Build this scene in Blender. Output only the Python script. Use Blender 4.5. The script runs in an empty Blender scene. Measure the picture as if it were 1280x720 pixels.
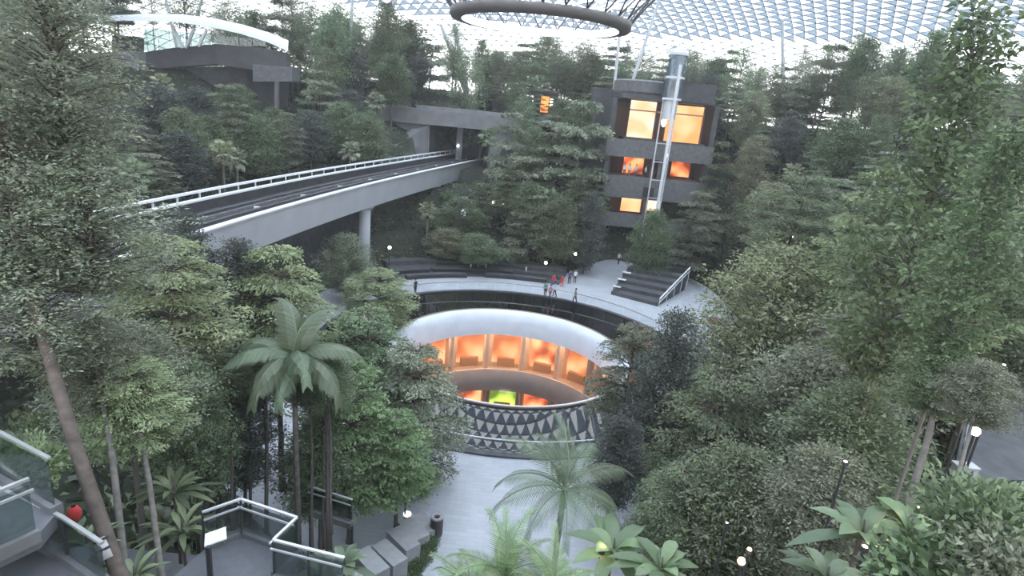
import bpy, bmesh, math, random
import numpy as np
from mathutils import Matrix, Vector

# ------------------------------------------------------------------ camera, world, exposure
SC = bpy.context.scene
COL = SC.collection
F, PIT, ROL = 740.0, 0.295, 0.094            # focal length in pixels of the 1280 frame, pitch, roll
CAM = np.array([-0.25, -47.7, 20.1])
c_, s_ = math.cos(PIT), math.sin(PIT)
cr_, sr_ = math.cos(ROL), math.sin(ROL)
cd = bpy.data.cameras.new('camera')
cd.sensor_fit = 'HORIZONTAL'; cd.sensor_width = 36.0; cd.lens = 36.0 * F / 1280.0
cd.clip_start = 0.05; cd.clip_end = 600
cam = bpy.data.objects.new('camera', cd); COL.objects.link(cam)
right0, up0 = Vector((1, 0, 0)), Vector((0, s_, c_))
cam_r = cr_ * right0 + sr_ * up0
cam_u = cr_ * up0 - sr_ * right0
cam_b = cam_r.cross(cam_u)
m = Matrix((cam_r, cam_u, cam_b)).transposed().to_4x4()
m.translation = Vector(CAM)
cam.matrix_world = m
SC.camera = cam

W = bpy.data.worlds.new('overcast_sky'); SC.world = W; W.use_nodes = True
wn = W.node_tree.nodes; wl = W.node_tree.links
for n in list(wn): wn.remove(n)
wo = wn.new('ShaderNodeOutputWorld'); wb = wn.new('ShaderNodeBackground')
tc = wn.new('ShaderNodeTexCoord'); sx = wn.new('ShaderNodeSeparateXYZ'); rp = wn.new('ShaderNodeValToRGB')
wl.new(tc.outputs['Generated'], sx.inputs[0]); wl.new(sx.outputs['Z'], rp.inputs[0])
e = rp.color_ramp.elements
e[0].position = 0.0; e[0].color = (1.0, 0.94, 0.90, 1)
e[1].position = 0.6; e[1].color = (0.80, 0.88, 0.97, 1)
k = rp.color_ramp.elements.new(0.16); k.color = (0.96, 0.95, 0.95, 1)
wl.new(rp.outputs[0], wb.inputs['Color']); wb.inputs['Strength'].default_value = 1.0
wl.new(wb.outputs[0], wo.inputs[0])
SC.view_settings.view_transform = 'Standard'; SC.view_settings.look = 'None'
SC.view_settings.gamma = 1.0; SC.view_settings.use_curve_mapping = False
SC.view_settings.exposure = 2.7
SC.cycles.max_bounces = 8; SC.cycles.diffuse_bounces = 3; SC.cycles.glossy_bounces = 3
SC.cycles.transmission_bounces = 4; SC.cycles.transparent_max_bounces = 10
SC.cycles.caustics_reflective = False; SC.cycles.caustics_refractive = False

# ------------------------------------------------------------------ pixel -> direction helpers
def ray(px, py):
    x, y = px - 640.0, py - 360.0
    x, y = x * cr_ + y * sr_, -x * sr_ + y * cr_
    v = -y / F
    return np.array([x / F, c_ + v * s_, -s_ + v * c_])
def atz(px, py, z):
    d = ray(px, py); return CAM + d * ((z - CAM[2]) / d[2])
def aty(px, py, y):
    d = ray(px, py); return CAM + d * ((y - CAM[1]) / d[1])
def att(px, py, t):
    return CAM + ray(px, py) * t
def proj(P):
    P = np.asarray(P, float) - CAM
    z = P[..., 1] * c_ - P[..., 2] * s_
    x = F * P[..., 0] / z; y = -F * (P[..., 1] * s_ + P[..., 2] * c_) / z
    return 640 + x * cr_ - y * sr_, 360 + x * sr_ + y * cr_, z

R = random.Random(7)
NP = np.random.default_rng(7)
PI = math.pi

# ------------------------------------------------------------------ materials
MATS = {}
def mat(name, col, rough=0.7, var=0.15, scale=3.0, metal=0.0, bump=0.0, spec=0.5, emit=None, estr=0.0):
    if name in MATS: return MATS[name]
    M = bpy.data.materials.new(name); M.use_nodes = True
    N, L = M.node_tree.nodes, M.node_tree.links
    b = N['Principled BSDF']
    b.inputs['Roughness'].default_value = rough; b.inputs['Metallic'].default_value = metal
    b.inputs['Specular IOR Level'].default_value = spec
    t = N.new('ShaderNodeTexCoord'); nz = N.new('ShaderNodeTexNoise')
    nz.inputs['Scale'].default_value = scale; nz.inputs['Detail'].default_value = 5
    L.new(t.outputs['Object'], nz.inputs['Vector'])
    r = N.new('ShaderNodeValToRGB')
    r.color_ramp.elements[0].position = 0.3; r.color_ramp.elements[1].position = 0.7
    r.color_ramp.elements[0].color = tuple(max(0, c * (1 - var)) for c in col) + (1,)
    r.color_ramp.elements[1].color = tuple(min(1, c * (1 + var)) for c in col) + (1,)
    L.new(nz.outputs['Fac'], r.inputs[0]); L.new(r.outputs[0], b.inputs['Base Color'])
    if bump:
        bp = N.new('ShaderNodeBump'); bp.inputs['Strength'].default_value = bump
        L.new(nz.outputs['Fac'], bp.inputs['Height']); L.new(bp.outputs[0], b.inputs['Normal'])
    if emit:
        b.inputs['Emission Color'].default_value = tuple(emit) + (1,)
        b.inputs['Emission Strength'].default_value = estr * 0.45
    MATS[name] = M
    return M

def leaf_mat(name, dark, light, rough=0.45, trans=0.36, hue=0.025):
    M = bpy.data.materials.new(name); M.use_nodes = True
    N, L = M.node_tree.nodes, M.node_tree.links
    b = N['Principled BSDF']; out = N['Material Output']
    b.inputs['Roughness'].default_value = rough
    b.inputs['Specular IOR Level'].default_value = 0.6
    at = N.new('ShaderNodeAttribute'); at.attribute_name = 'tint'
    r = N.new('ShaderNodeValToRGB')
    r.color_ramp.elements[0].color = tuple(min(1, (v * 0.64 + 0.36 * sum(dark) / 3) * 1.8 * w_) for v, w_ in zip(dark, (1.02, 1.0, 0.90))) + (1,); r.color_ramp.elements[1].color = tuple(min(1, (v * 0.64 + 0.36 * sum(light) / 3) * 1.7 * w_) for v, w_ in zip(light, (1.02, 1.0, 0.90))) + (1,)
    L.new(at.outputs['Fac'], r.inputs[0])
    oi = N.new('ShaderNodeObjectInfo'); hs = N.new('ShaderNodeHueSaturation')
    m1 = N.new('ShaderNodeMapRange'); m1.inputs[3].default_value = 0.5 - hue; m1.inputs[4].default_value = 0.5 + hue
    m2 = N.new('ShaderNodeMapRange'); m2.inputs[3].default_value = 0.8; m2.inputs[4].default_value = 1.25
    L.new(oi.outputs['Random'], m1.inputs[0]); L.new(oi.outputs['Random'], m2.inputs[0])
    L.new(m1.outputs[0], hs.inputs['Hue']); L.new(m2.outputs[0], hs.inputs['Value'])
    L.new(r.outputs[0], hs.inputs['Color']); L.new(hs.outputs[0], b.inputs['Base Color'])
    tr = N.new('ShaderNodeBsdfTranslucent'); L.new(hs.outputs[0], tr.inputs['Color'])
    mx = N.new('ShaderNodeMixShader'); mx.inputs[0].default_value = trans
    L.new(b.outputs[0], mx.inputs[1]); L.new(tr.outputs[0], mx.inputs[2]); L.new(mx.outputs[0], out.inputs['Surface'])
    MATS[name] = M
    return M

def glass_mat(name, tint=(0.9, 0.97, 0.96), gloss=0.1, diff=0.0, diffcol=(0.9, 0.95, 1.0), fres=0.55):
    M = bpy.data.materials.new(name); M.use_nodes = True
    N, L = M.node_tree.nodes, M.node_tree.links
    out = N['Material Output']; N.remove(N['Principled BSDF'])
    t = N.new('ShaderNodeBsdfTransparent'); t.inputs[0].default_value = tint + (1,)
    g = N.new('ShaderNodeBsdfGlossy'); g.inputs['Roughness'].default_value = 0.05
    fr = N.new('ShaderNodeFresnel'); fr.inputs[0].default_value = 1.45
    ad = N.new('ShaderNodeMath'); ad.operation = 'MULTIPLY_ADD'; ad.inputs[1].default_value = fres; ad.inputs[2].default_value = gloss
    L.new(fr.outputs[0], ad.inputs[0])
    mx = N.new('ShaderNodeMixShader'); L.new(ad.outputs[0], mx.inputs[0])
    L.new(t.outputs[0], mx.inputs[1]); L.new(g.outputs[0], mx.inputs[2])
    last = mx
    if diff > 0:
        d = N.new('ShaderNodeBsdfTranslucent'); d.inputs[0].default_value = diffcol + (1,)
        m2 = N.new('ShaderNodeMixShader'); m2.inputs[0].default_value = diff
        L.new(mx.outputs[0], m2.inputs[1]); L.new(d.outputs[0], m2.inputs[2]); last = m2
    L.new(last.outputs[0], out.inputs['Surface'])
    MATS[name] = M
    return M

def emit_mat(name, c1, c2, strength, scale=0.6, dark=0.0, stretch=(1, 1, 1)):
    """a lit shop front: glowing colour with the blocks of things that stand in it"""
    M = bpy.data.materials.new(name); M.use_nodes = True
    N, L = M.node_tree.nodes, M.node_tree.links
    out = N['Material Output']; N.remove(N['Principled BSDF'])
    em = N.new('ShaderNodeEmission'); em.inputs['Strength'].default_value = strength * 0.24
    t = N.new('ShaderNodeTexCoord'); mp = N.new('ShaderNodeMapping'); mp.inputs['Scale'].default_value = stretch
    nz = N.new('ShaderNodeTexNoise'); nz.inputs['Scale'].default_value = scale; nz.inputs['Detail'].default_value = 0.5
    L.new(t.outputs['Object'], mp.inputs[0]); L.new(mp.outputs[0], nz.inputs['Vector'])
    r = N.new('ShaderNodeValToRGB'); el = r.color_ramp.elements
    el[0].position = 0.36; el[0].color = tuple(c * dark for c in c1) + (1,) if dark else tuple(c1) + (1,)
    el[1].position = 0.66; el[1].color = tuple(c2) + (1,)
    if dark:
        q = el.new(0.47); q.color = tuple(c1) + (1,)
    L.new(nz.outputs['Fac'], r.inputs[0]); L.new(r.outputs[0], em.inputs['Color'])
    L.new(em.outputs[0], out.inputs['Surface'])
    MATS[name] = M
    return M

concrete = mat('concrete', (0.22, 0.222, 0.23), 0.8, 0.18, 0.8, bump=0.1)
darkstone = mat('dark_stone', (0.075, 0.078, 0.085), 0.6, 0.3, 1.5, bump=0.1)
greystone = mat('grey_stone', (0.15, 0.152, 0.16), 0.65, 0.25, 2.0, bump=0.1)
lightmetal = mat('light_metal', (0.72, 0.75, 0.79), 0.35, 0.05, 2.0, metal=0.2)
steel = mat('brushed_steel', (0.75, 0.76, 0.78), 0.3, 0.05, 2.0, metal=0.7)
darkmetal = mat('dark_metal', (0.05, 0.052, 0.058), 0.5, 0.15, 2.0, metal=0.3)
whitepaint = mat('white_paint', (0.82, 0.84, 0.87), 0.45, 0.04, 2.0)
viaduct = mat('viaduct_concrete', (0.44, 0.46, 0.50), 0.75, 0.08, 0.4)
trackbed = mat('track_bed', (0.045, 0.046, 0.052), 0.8, 0.3, 1.2)
soil = mat('planted_soil', (0.035, 0.042, 0.028), 0.95, 0.45, 0.9, bump=0.3)
rockwall = mat('rock_wall', (0.11, 0.11, 0.112), 0.85, 0.4, 0.7, bump=0.6)
bark = mat('bark', (0.11, 0.09, 0.075), 0.9, 0.3, 6.0, bump=0.4)
barkgrey = mat('bark_grey', (0.17, 0.155, 0.14), 0.9, 0.3, 6.0, bump=0.4)
deckgrey = mat('deck_surface', (0.13, 0.135, 0.15), 0.75, 0.12, 4.0)
cloth = {k: mat('cloth_' + k, v, 0.9, 0.08, 8) for k, v in dict(red=(0.62, 0.06, 0.06), white=(0.8, 0.8, 0.8), black=(0.03, 0.03, 0.035),
        blue=(0.08, 0.12, 0.28), grey=(0.22, 0.23, 0.25), teal=(0.2, 0.42, 0.42), pink=(0.72, 0.28, 0.36)).items()}
skin = mat('skin', (0.52, 0.34, 0.25), 0.6, 0.05, 8)
hairm = mat('hair', (0.02, 0.017, 0.015), 0.6, 0.1, 20)

LF = {
 'grey':   leaf_mat('leaf_grey_green', (0.060, 0.082, 0.052), (0.275, 0.320, 0.215)),
 'mid':    leaf_mat('leaf_mid_green', (0.050, 0.085, 0.040), (0.185, 0.265, 0.125)),
 'light':  leaf_mat('leaf_light_green', (0.100, 0.145, 0.062), (0.330, 0.420, 0.200)),
 'bright': leaf_mat('leaf_bright_green', (0.065, 0.125, 0.042), (0.185, 0.300, 0.110)),
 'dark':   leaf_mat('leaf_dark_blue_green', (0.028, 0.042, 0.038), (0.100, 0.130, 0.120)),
 'deep':   leaf_mat('leaf_deep_green', (0.030, 0.055, 0.024), (0.150, 0.225, 0.090), 0.36),
 'olive':  leaf_mat('leaf_olive', (0.085, 0.095, 0.045), (0.270, 0.290, 0.160)),
 'palm':   leaf_mat('leaf_palm', (0.045, 0.080, 0.042), (0.130, 0.190, 0.105), 0.36),
}

# ------------------------------------------------------------------ mesh helpers
def np_mesh(name, V, faces, material, tint=None, smooth=False):
    """faces: int array (n,k)"""
    me = bpy.data.meshes.new(name)
    V = np.asarray(V, np.float32); Fc = np.asarray(faces, np.int32)
    n, kk = Fc.shape
    me.vertices.add(len(V)); me.vertices.foreach_set('co', V.ravel())
    me.loops.add(n * kk); me.loops.foreach_set('vertex_index', Fc.ravel())
    me.polygons.add(n)
    me.polygons.foreach_set('loop_start', np.arange(0, n * kk, kk, dtype=np.int32))
    me.polygons.foreach_set('loop_total', np.full(n, kk, np.int32))
    if smooth: me.polygons.foreach_set('use_smooth', np.ones(n, bool))
    if tint is not None:
        a = me.attributes.new('tint', 'FLOAT', 'POINT'); a.data.foreach_set('value', np.asarray(tint, np.float32))
    me.update(calc_edges=True); me.validate()
    if material: me.materials.append(material)
    return me

class MB:
    """collects quads/tris of boxes, tubes, prisms and lathes for ONE mesh"""
    def __init__(s): s.v = []; s.f = []
    def add(s, V, Fc):
        o = len(s.v); s.v += [tuple(map(float, p)) for p in V]; s.f += [tuple(int(i) + o for i in f) for f in Fc]; return s
    def box(s, a, b):
        (x0, y0, z0), (x1, y1, z1) = a, b
        V = [(x, y, z) for z in (z0, z1) for y in (y0, y1) for x in (x0, x1)]
        return s.add(V, [(0, 2, 3, 1), (4, 5, 7, 6), (0, 1, 5, 4), (2, 6, 7, 3), (0, 4, 6, 2), (1, 3, 7, 5)])
    def bar(s, p, q, w, h=None, up=(0, 0, 1)):
        p, q = Vector(p), Vector(q); h = h or w
        d = (q - p).normalized(); u = Vector(up)
        if abs(d.dot(u)) > 0.98: u = Vector((0, 1, 0))
        r = d.cross(u).normalized(); u = r.cross(d)
        V = []
        for o in (p, q):
            for a, b in ((-1, -1), (1, -1), (1, 1), (-1, 1)): V.append(o + r * (a * w / 2) + u * (b * h / 2))
        return s.add(V, [(0, 1, 2, 3), (7, 6, 5, 4), (0, 4, 5, 1), (1, 5, 6, 2), (2, 6, 7, 3), (3, 7, 4, 0)])
    def tube(s, pts, rad, n=8, cap=True):
        pts = [Vector(p) for p in pts]
        if not hasattr(rad, '__len__'): rad = [rad] * len(pts)
        V = []; Fc = []; ref = Vector((0.31, 0.87, 0.17))
        for i, p in enumerate(pts):
            d = (pts[min(i + 1, len(pts) - 1)] - pts[max(i - 1, 0)]).normalized()
            a = d.cross(ref)
            if a.length < 0.1: a = d.cross(Vector((1, 0, 0)))
            a.normalize(); b = d.cross(a)
            for k in range(n):
                t = 2 * PI * k / n; V.append(p + (a * math.cos(t) + b * math.sin(t)) * rad[i])
        for i in range(len(pts) - 1):
            for k in range(n):
                k2 = (k + 1) % n; Fc.append((i * n + k, i * n + k2, (i + 1) * n + k2, (i + 1) * n + k))
        if cap: Fc.append(tuple(range(n))[::-1]); Fc.append(tuple(range((len(pts) - 1) * n, len(pts) * n)))
        return s.add(V, Fc)
    def lathe(s, prof, n=48, a0=0.0, a1=2 * PI, centre=(0, 0, 0), close=False):
        full = abs(a1 - a0 - 2 * PI) < 1e-6
        m_ = n if full else n + 1
        V = []; Fc = []; kx = len(prof)
        for i in range(m_):
            t = a0 + (a1 - a0) * i / n
            for r, z in prof: V.append((centre[0] + r * math.cos(t), centre[1] + r * math.sin(t), centre[2] + z))
        for i in range(n):
            j = (i + 1) % m_ if full else i + 1
            for q in range(kx if close else kx - 1):
                q2 = (q + 1) % kx
                Fc.append((i * kx + q, j * kx + q, j * kx + q2, i * kx + q2))
        if close and not full:
            Fc.append(tuple(range(kx))); Fc.append(tuple(range((m_ - 1) * kx, m_ * kx))[::-1])
        return s.add(V, Fc)
    def prism(s, poly, z0, z1):
        n = len(poly)
        V = [(p[0], p[1], z0) for p in poly] + [(p[0], p[1], z1) for p in poly]
        Fc = [tuple(range(n))[::-1], tuple(range(n, 2 * n))] + [(i, (i + 1) % n, n + (i + 1) % n, n + i) for i in range(n)]
        return s.add(V, Fc)
    def mesh(s, name, material, smooth=False):
        me = bpy.data.meshes.new(name); me.from_pydata(s.v, [], s.f); me.update()
        if material: me.materials.append(material)
        if smooth:
            for p in me.polygons: p.use_smooth = True
        return me
    def build(s, name, material, parent=None, smooth=False):
        return link(name, s.mesh(name, material, smooth), parent)

def link(name, me, parent=None, loc=None):
    o = bpy.data.objects.new(name, me); COL.objects.link(o)
    if parent is not None: o.parent = parent
    if loc is not None: o.location = [float(q) for q in loc]
    return o
def tag(o, label=None, cat=None, group=None, kind=None):
    if label: o['label'] = label
    if cat: o['category'] = cat
    if group: o['group'] = group
    if kind: o['kind'] = kind
    return o
def thing(name, label, cat, loc=(0, 0, 0), group=None, rz=0.0):
    o = bpy.data.objects.new(name, None); COL.objects.link(o); o.empty_display_size = 0.3
    o.location = [float(q) for q in loc]; o.rotation_euler = (0, 0, rz)
    return tag(o, label, cat, group)

# ------------------------------------------------------------------ terrain
TERR = [(-180, 20, 56, 19), (-150, 23, 50, 17), (-130, 25, 46, 16), (-110, 27, 46, 15), (-90, 28.5, 47, 10.5), (-75, 26.5, 46, 11.5), (-50, 24, 45, 14.5),
        (-25, 24, 50, 18), (0, 23.5, 56, 20), (25, 26, 60, 21), (42, 34, 62, 21), (55, 40, 62, 20), (70, 40, 60, 20), (77, 26.3, 60, 20), (100, 26.3, 62, 21),
        (122, 26.0, 62, 22), (145, 23, 60, 21), (180, 20, 56, 19)]
TA = np.array(TERR, float)
def tpar(x, y):
    a = np.degrees(np.arctan2(y, x))
    return np.interp(a, TA[:, 0], TA[:, 1]), np.interp(a, TA[:, 0], TA[:, 2]), np.interp(a, TA[:, 0], TA[:, 3])
def ground(x, y):
    r = np.hypot(x, y); r0, r1, Z = tpar(x, y)
    t = np.clip((r - r0) / (r1 - r0), 0, 1)
    k = t * 6; fl = np.floor(k); fr = k - fl
    st = (fl + np.clip((fr - 0.55) / 0.4, 0, 1)) / 6
    z = Z * (0.55 * st + 0.45 * t)
    bump = 0.25 * np.sin(x * 0.9 + 1.3) * np.cos(y * 0.8) + 0.2 * np.sin(x * 0.37 - y * 0.51)
    z = z + bump * np.clip((r - r0) / 3, 0, 1) + np.clip(r - r1, 0, 60) * 0.03
    cut = (np.abs(x + 11 + (y - 50) * 0.2) < 6.5) & (y > 30) & (y < 66)            # the cutting the skytrain runs in
    return np.where(cut, np.minimum(z, np.where(y < 47, 8.0, 10.0)), z)
def gz(x, y): return float(ground(np.float64(x), np.float64(y)))

nA = 240
ang = np.linspace(-PI, PI, nA, endpoint=False)
def ring_mesh(name, radii_fn, nr, zfn, material):
    V = []; 
    for j in range(nr):
        rr = radii_fn(ang, j / (nr - 1)); x, y = rr * np.cos(ang), rr * np.sin(ang)
        V.append(np.stack([x, y, zfn(x, y)], 1))
    V = np.concatenate(V)
    i = np.arange(nA); i2 = (i + 1) % nA
    Fc = np.concatenate([np.stack([j * nA + i, (j + 1) * nA + i, (j + 1) * nA + i2, j * nA + i2], 1) for j in range(nr - 1)])
    return np_mesh(name, V, Fc, material)
def r0_of(a): return np.interp(np.degrees(a), TA[:, 0], TA[:, 1])

# plaza paving, pale grey stone in fine courses
pv = mat('plaza_paving', (0.47, 0.49, 0.53), 0.5, 0.10, 0.5)
Npv, Lpv = pv.node_tree.nodes, pv.node_tree.links
bt = Npv.new('ShaderNodeTexBrick'); bt.inputs['Scale'].default_value = 1.0
bt.inputs['Color1'].default_value = (1, 1, 1, 1); bt.inputs['Color2'].default_value = (0.88, 0.885, 0.90, 1); bt.inputs['Mortar'].default_value = (0.8, 0.8, 0.82, 1)
bt.inputs['Mortar Size'].default_value = 0.012; bt.inputs['Brick Width'].default_value = 0.9; bt.inputs['Row Height'].default_value = 0.3
tcp = Npv.new('ShaderNodeTexCoord'); Lpv.new(tcp.outputs['Object'], bt.inputs['Vector'])
mxp = Npv.new('ShaderNodeMix'); mxp.data_type = 'RGBA'; mxp.blend_type = 'MULTIPLY'; mxp.inputs[0].default_value = 1
bpv = Npv['Principled BSDF']; old = bpv.inputs['Base Color'].links[0].from_socket
Lpv.new(old, mxp.inputs[6]); Lpv.new(bt.outputs['Color'], mxp.inputs[7]); Lpv.new(mxp.outputs[2], bpv.inputs['Base Color'])

fl = link('floor', ring_mesh('floor', lambda a, t: 16.45 + (r0_of(a) + 1.2 - 16.45) * t, 6, lambda x, y: np.zeros_like(x), pv))
tag(fl, 'pale grey stone plaza around the round pool', None, None, 'structure')
gr = link('planted_slope', ring_mesh('planted_slope', lambda a, t: (r0_of(a) + 0.2) + (104 - r0_of(a)) * t ** 1.25, 120, lambda x, y: ground(x, y) - 0.02, soil))
tag(gr, 'dark planted terraces rising around the plaza', None, None, 'structure')

# ------------------------------------------------------------------ pool, funnel and the shops below
blackstone = mat('black_wet_stone', (0.008, 0.008, 0.009), 0.015, 0.3, 1.2, spec=0.9)
pool = thing('fountain_pool', 'round pool of wet black stone with a glass rail in the plaza', 'pool', (0, 0, 0))
MB().lathe([(16.25, 0.02), (15.6, -0.02), (13.5, -0.05), (11.2, -0.04), (10.35, 0.0)], 128).build('pool_bed', blackstone, pool, True)
MB().lathe([(16.25, -0.4), (16.25, 0.14), (16.7, 0.14), (16.7, -0.02)], 128).build('kerb', darkstone, pool)
railglass = glass_mat('rail_glass', (0.97, 0.98, 0.98), 0.0, 0.0, fres=0.03)
for k in range(48):
    a0 = 2 * PI * k / 48 + 0.006; a1 = 2 * PI * (k + 1) / 48 - 0.006
    MB().lathe([(16.48, 0.12), (16.48, 1.08), (16.46, 1.08), (16.46, 0.12)], 3, a0, a1, close=True).build('glass_panel', railglass, pool)
MB().lathe([(16.44, 1.08), (16.44, 1.14), (16.52, 1.14), (16.52, 1.08)], 128, close=True).build('handrail', steel, pool)

lip_white = mat('sky_reflection_white', (0.80, 0.86, 0.95), 0.18, 0.05, 1.0, spec=0.8)  # white base colour stands for the sky reflected in the clear acrylic lip
fb = lip_white.node_tree.nodes['Principled BSDF']
acry = glass_mat('clear_acrylic', (0.93, 0.96, 0.97), 0.05, 0.05)
fun = thing('waterfall_funnel', 'clear acrylic funnel with the sky reflection painted white on its lip, inside the black pool', 'funnel', (0, 0, 0))
MB().lathe([(10.40, -0.02), (10.38, 0.05), (10.25, 0.09), (10.05, 0.04), (9.8, -0.15), (9.55, -0.55), (9.38, -1.1), (9.26, -1.8), (9.2, -2.3)], 128).build('acrylic_lip', lip_white, fun, True)
MB().lathe([(9.2, -2.3), (9.14, -3.0), (9.08, -4.2), (9.04, -6.0), (9.02, -9.0), (9.0, -12.9)], 96).build('acrylic_tube', acry, fun, True)
MB().lathe([(10.34, 0.0), (10.34, 0.12), (10.48, 0.12), (10.48, 0.0)], 128).build('rim_band', mat('rim_bronze', (0.30, 0.24, 0.20), 0.4, 0.1, 2), fun)

bconc = mat('basement_concrete', (0.52, 0.47, 0.45), 0.6, 0.12, 0.8)
shop_o = emit_mat('shop_glow_orange', (1.0, 0.22, 0.06), (1.0, 0.50, 0.24), 1.05, 0.45, 0.5)
shop_g = emit_mat('shop_glow_green', (0.35, 0.55, 0.05), (0.75, 0.85, 0.12), 1.2, 0.6, 0.3)
shop_r = emit_mat('shop_glow_red', (1.0, 0.16, 0.05), (1.0, 0.45, 0.2), 1.3, 0.7, 0.25)
bs = MB(); bs.lathe([(17.0, -0.45), (17.0, -12.95), (0.5, -12.95)], 64); bs.lathe([(16.6, -0.41), (10.3, -0.41)], 64)
tag(bs.build('wall_basement', bconc), 'basement walls around the shops under the pool', None, None, 'structure')
b1 = MB(); b1.lathe([(13.2, -7.9), (9.75, -7.9), (9.75, -8.8), (9.5, -8.8), (9.5, -6.35), (9.65, -6.3), (9.75, -6.35), (9.75, -7.7), (13.2, -7.7)], 96, close=True)
tag(b1.build('gallery_ring', bconc, None, True), 'pale grey ring gallery around the acrylic funnel in the basement', None, None, 'structure')
# note: shop fronts are lit rooms; each one is a thing with a frame, a lit back and a counter
def shop(a0, a1, r, z0, z1, m_, label, group=None):
    am = (a0 + a1) / 2
    t = thing('shop_front', label, 'shop front', (r * math.cos(am), r * math.sin(am), z0), group)
    cx, cy = t.location.x, t.location.y
    def B(prof, name, mm, aa=a0, bb=a1):
        q = MB().lathe(prof, 8, aa, bb, (-cx, -cy, -z0), True); return q.build(name, mm, t)
    B([(r + 1.2, z0), (r + 1.25, z0), (r + 1.25, z1), (r + 1.2, z1)], 'lit_wall', m_)
    B([(r, z1 - 0.5), (r + 0.3, z1 - 0.5), (r + 0.3, z1), (r, z1)], 'sign_band', mat('shop_band', (0.5, 0.3, 0.2), 0.5))
    B([(r + 0.1, z0), (r + 0.6, z0), (r + 0.6, z0 + 0.95), (r + 0.1, z0 + 0.95)], 'counter', mat('shop_counter', (0.25, 0.14, 0.08), 0.5), a0 + 0.06, a1 - 0.06)
    for s in (a0, a1): B([(r, z0), (r + 1.2, z0), (r + 1.2, z1), (r, z1)], 'side_wall', mat('shop_side', (0.4, 0.33, 0.3), 0.6), s - 0.012, s + 0.012)
for i in range(9):
    a0 = math.radians(12 + i * 17.5)
    shop(a0 + 0.02, a0 + 0.285, 13.2, -7.7, -3.4, shop_o if i not in (3,) else shop_r, 'orange lit shop behind the funnel on the upper basement gallery', 'basement shops')
for i in range(9):
    a0 = math.radians(12 + i * 17.5)
    gg = i in (4, 6)
    shop(a0 + 0.02, a0 + 0.285, 12.2, -12.8, -8.1, shop_g if gg else shop_r, 'yellow-green lit shop at the lowest basement level' if gg else 'red-orange lit shop at the lowest basement level', 'green lower shops' if gg else 'orange lower shops')
for i in range(8):
    a = math.radians(22 + i * 20)
    cc = tag(MB().lathe([(0.0, -7.7), (0.36, -7.7), (0.36, -7.4), (0.3, -7.3), (0.3, -0.7), (0.42, -0.45), (0, -0.45)], 12, centre=(11.2 * math.cos(a), 11.2 * math.sin(a), 0)).build('round_column', bconc), 'pale round column standing between the funnel and the basement shops', 'column', 'basement columns')
for i in range(5):
    a = math.radians(50 + 20 * i)
    l = bpy.data.lights.new('shop_lamp', 'POINT'); l.energy = 120; l.color = (1.0, 0.6, 0.35); l.shadow_soft_size = 0.3
    lo = bpy.data.objects.new('shop_lamp', l); COL.objects.link(lo); lo.location = (12.2 * math.cos(a), 12.2 * math.sin(a), -2.2)

# ------------------------------------------------------------------ roof: glass diagrid dipping to the oculus
RP = np.array([(7.6, 28.2), (10, 29.6), (16, 32.6), (24, 35.6), (34, 38.2), (46, 39.6), (58, 39.0), (70, 36.6), (82, 31.8), (92, 25.5), (99, 18.5), (104, 10)], float)
def roof_z(r): return np.interp(r, RP[:, 0], RP[:, 1])
Ed = 2.0
pts = {}; PV = []
nI = int(110 / Ed)
for j in range(-int(nI * 1.2), int(nI * 1.2) + 1):
    for i in range(-int(nI * 1.7), int(nI * 1.7) + 1):
        x, y = (i + j * 0.5) * Ed, j * Ed * 0.8660254
        r = math.hypot(x, y)
        if 7.0 < r < 104: pts[(i, j)] = len(PV); PV.append((x, y, float(roof_z(r))))
PV = np.array(PV)
tri = []; edges = set(); kinds = []
for (i, j), a in pts.items():
    b, c2, d = pts.get((i + 1, j)), pts.get((i, j + 1)), pts.get((i + 1, j - 1))
    if b is not None and c2 is not None: tri.append((a, b, c2)); kinds.append(0)
    if b is not None and d is not None: tri.append((a, d, b)); kinds.append(1)
    for q in (b, c2, d):
        if q is not None: edges.add((a, q))
tri = np.array(tri); kinds = np.array(kinds)
kinds = np.where(np.hypot(*PV[tri].mean(1)[:, :2].T) < 74, kinds, 0)          # the lower skirt of the roof is all clear glass
E_ = np.array(sorted(edges))
roofsteel = mat('roof_steel', (0.80, 0.84, 0.90), 0.5, 0.05, 0.2)
pclear = glass_mat('roof_glass_clear', (0.98, 0.985, 0.99), 0.0, 0.06)
ptint = glass_mat('roof_glass_tinted', (0.085, 0.13, 0.20), 0.0, 0.03)
p, q = PV[E_[:, 0]], PV[E_[:, 1]]
dd = q - p; dd /= np.linalg.norm(dd, axis=1)[:, None]
rr = np.cross(dd, [0, 0, 1.0]); rr /= np.linalg.norm(rr, axis=1)[:, None]; uu = np.cross(rr, dd)
wv, hv = 0.036, 0.08
V8 = []
for o in (p, q):
    for a, b in ((-1, -1), (1, -1), (1, 1), (-1, 1)): V8.append(o + rr * (a * wv) + uu * (b * hv))
V8 = np.stack(V8, 1).reshape(-1, 3)
base = np.arange(len(E_))[:, None] * 8
Fb = np.concatenate([base + np.array(f) for f in ((0, 4, 5, 1), (1, 5, 6, 2), (2, 6, 7, 3), (3, 7, 4, 0))])
ceiling = link('ceiling', np_mesh('ceiling', V8, Fb, roofsteel))
tag(ceiling, 'curved glass roof of triangular panes in a steel grid', None, None, 'structure')
T3 = PV[tri]; cen = T3.mean(1, keepdims=True)
T3 = cen + (T3 - cen) * 0.94
pxx, pyy, pzz = proj(T3)
area = np.abs((pxx[:, 1] - pxx[:, 0]) * (pyy[:, 2] - pyy[:, 0]) - (pxx[:, 2] - pxx[:, 0]) * (pyy[:, 1] - pyy[:, 0]))
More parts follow.
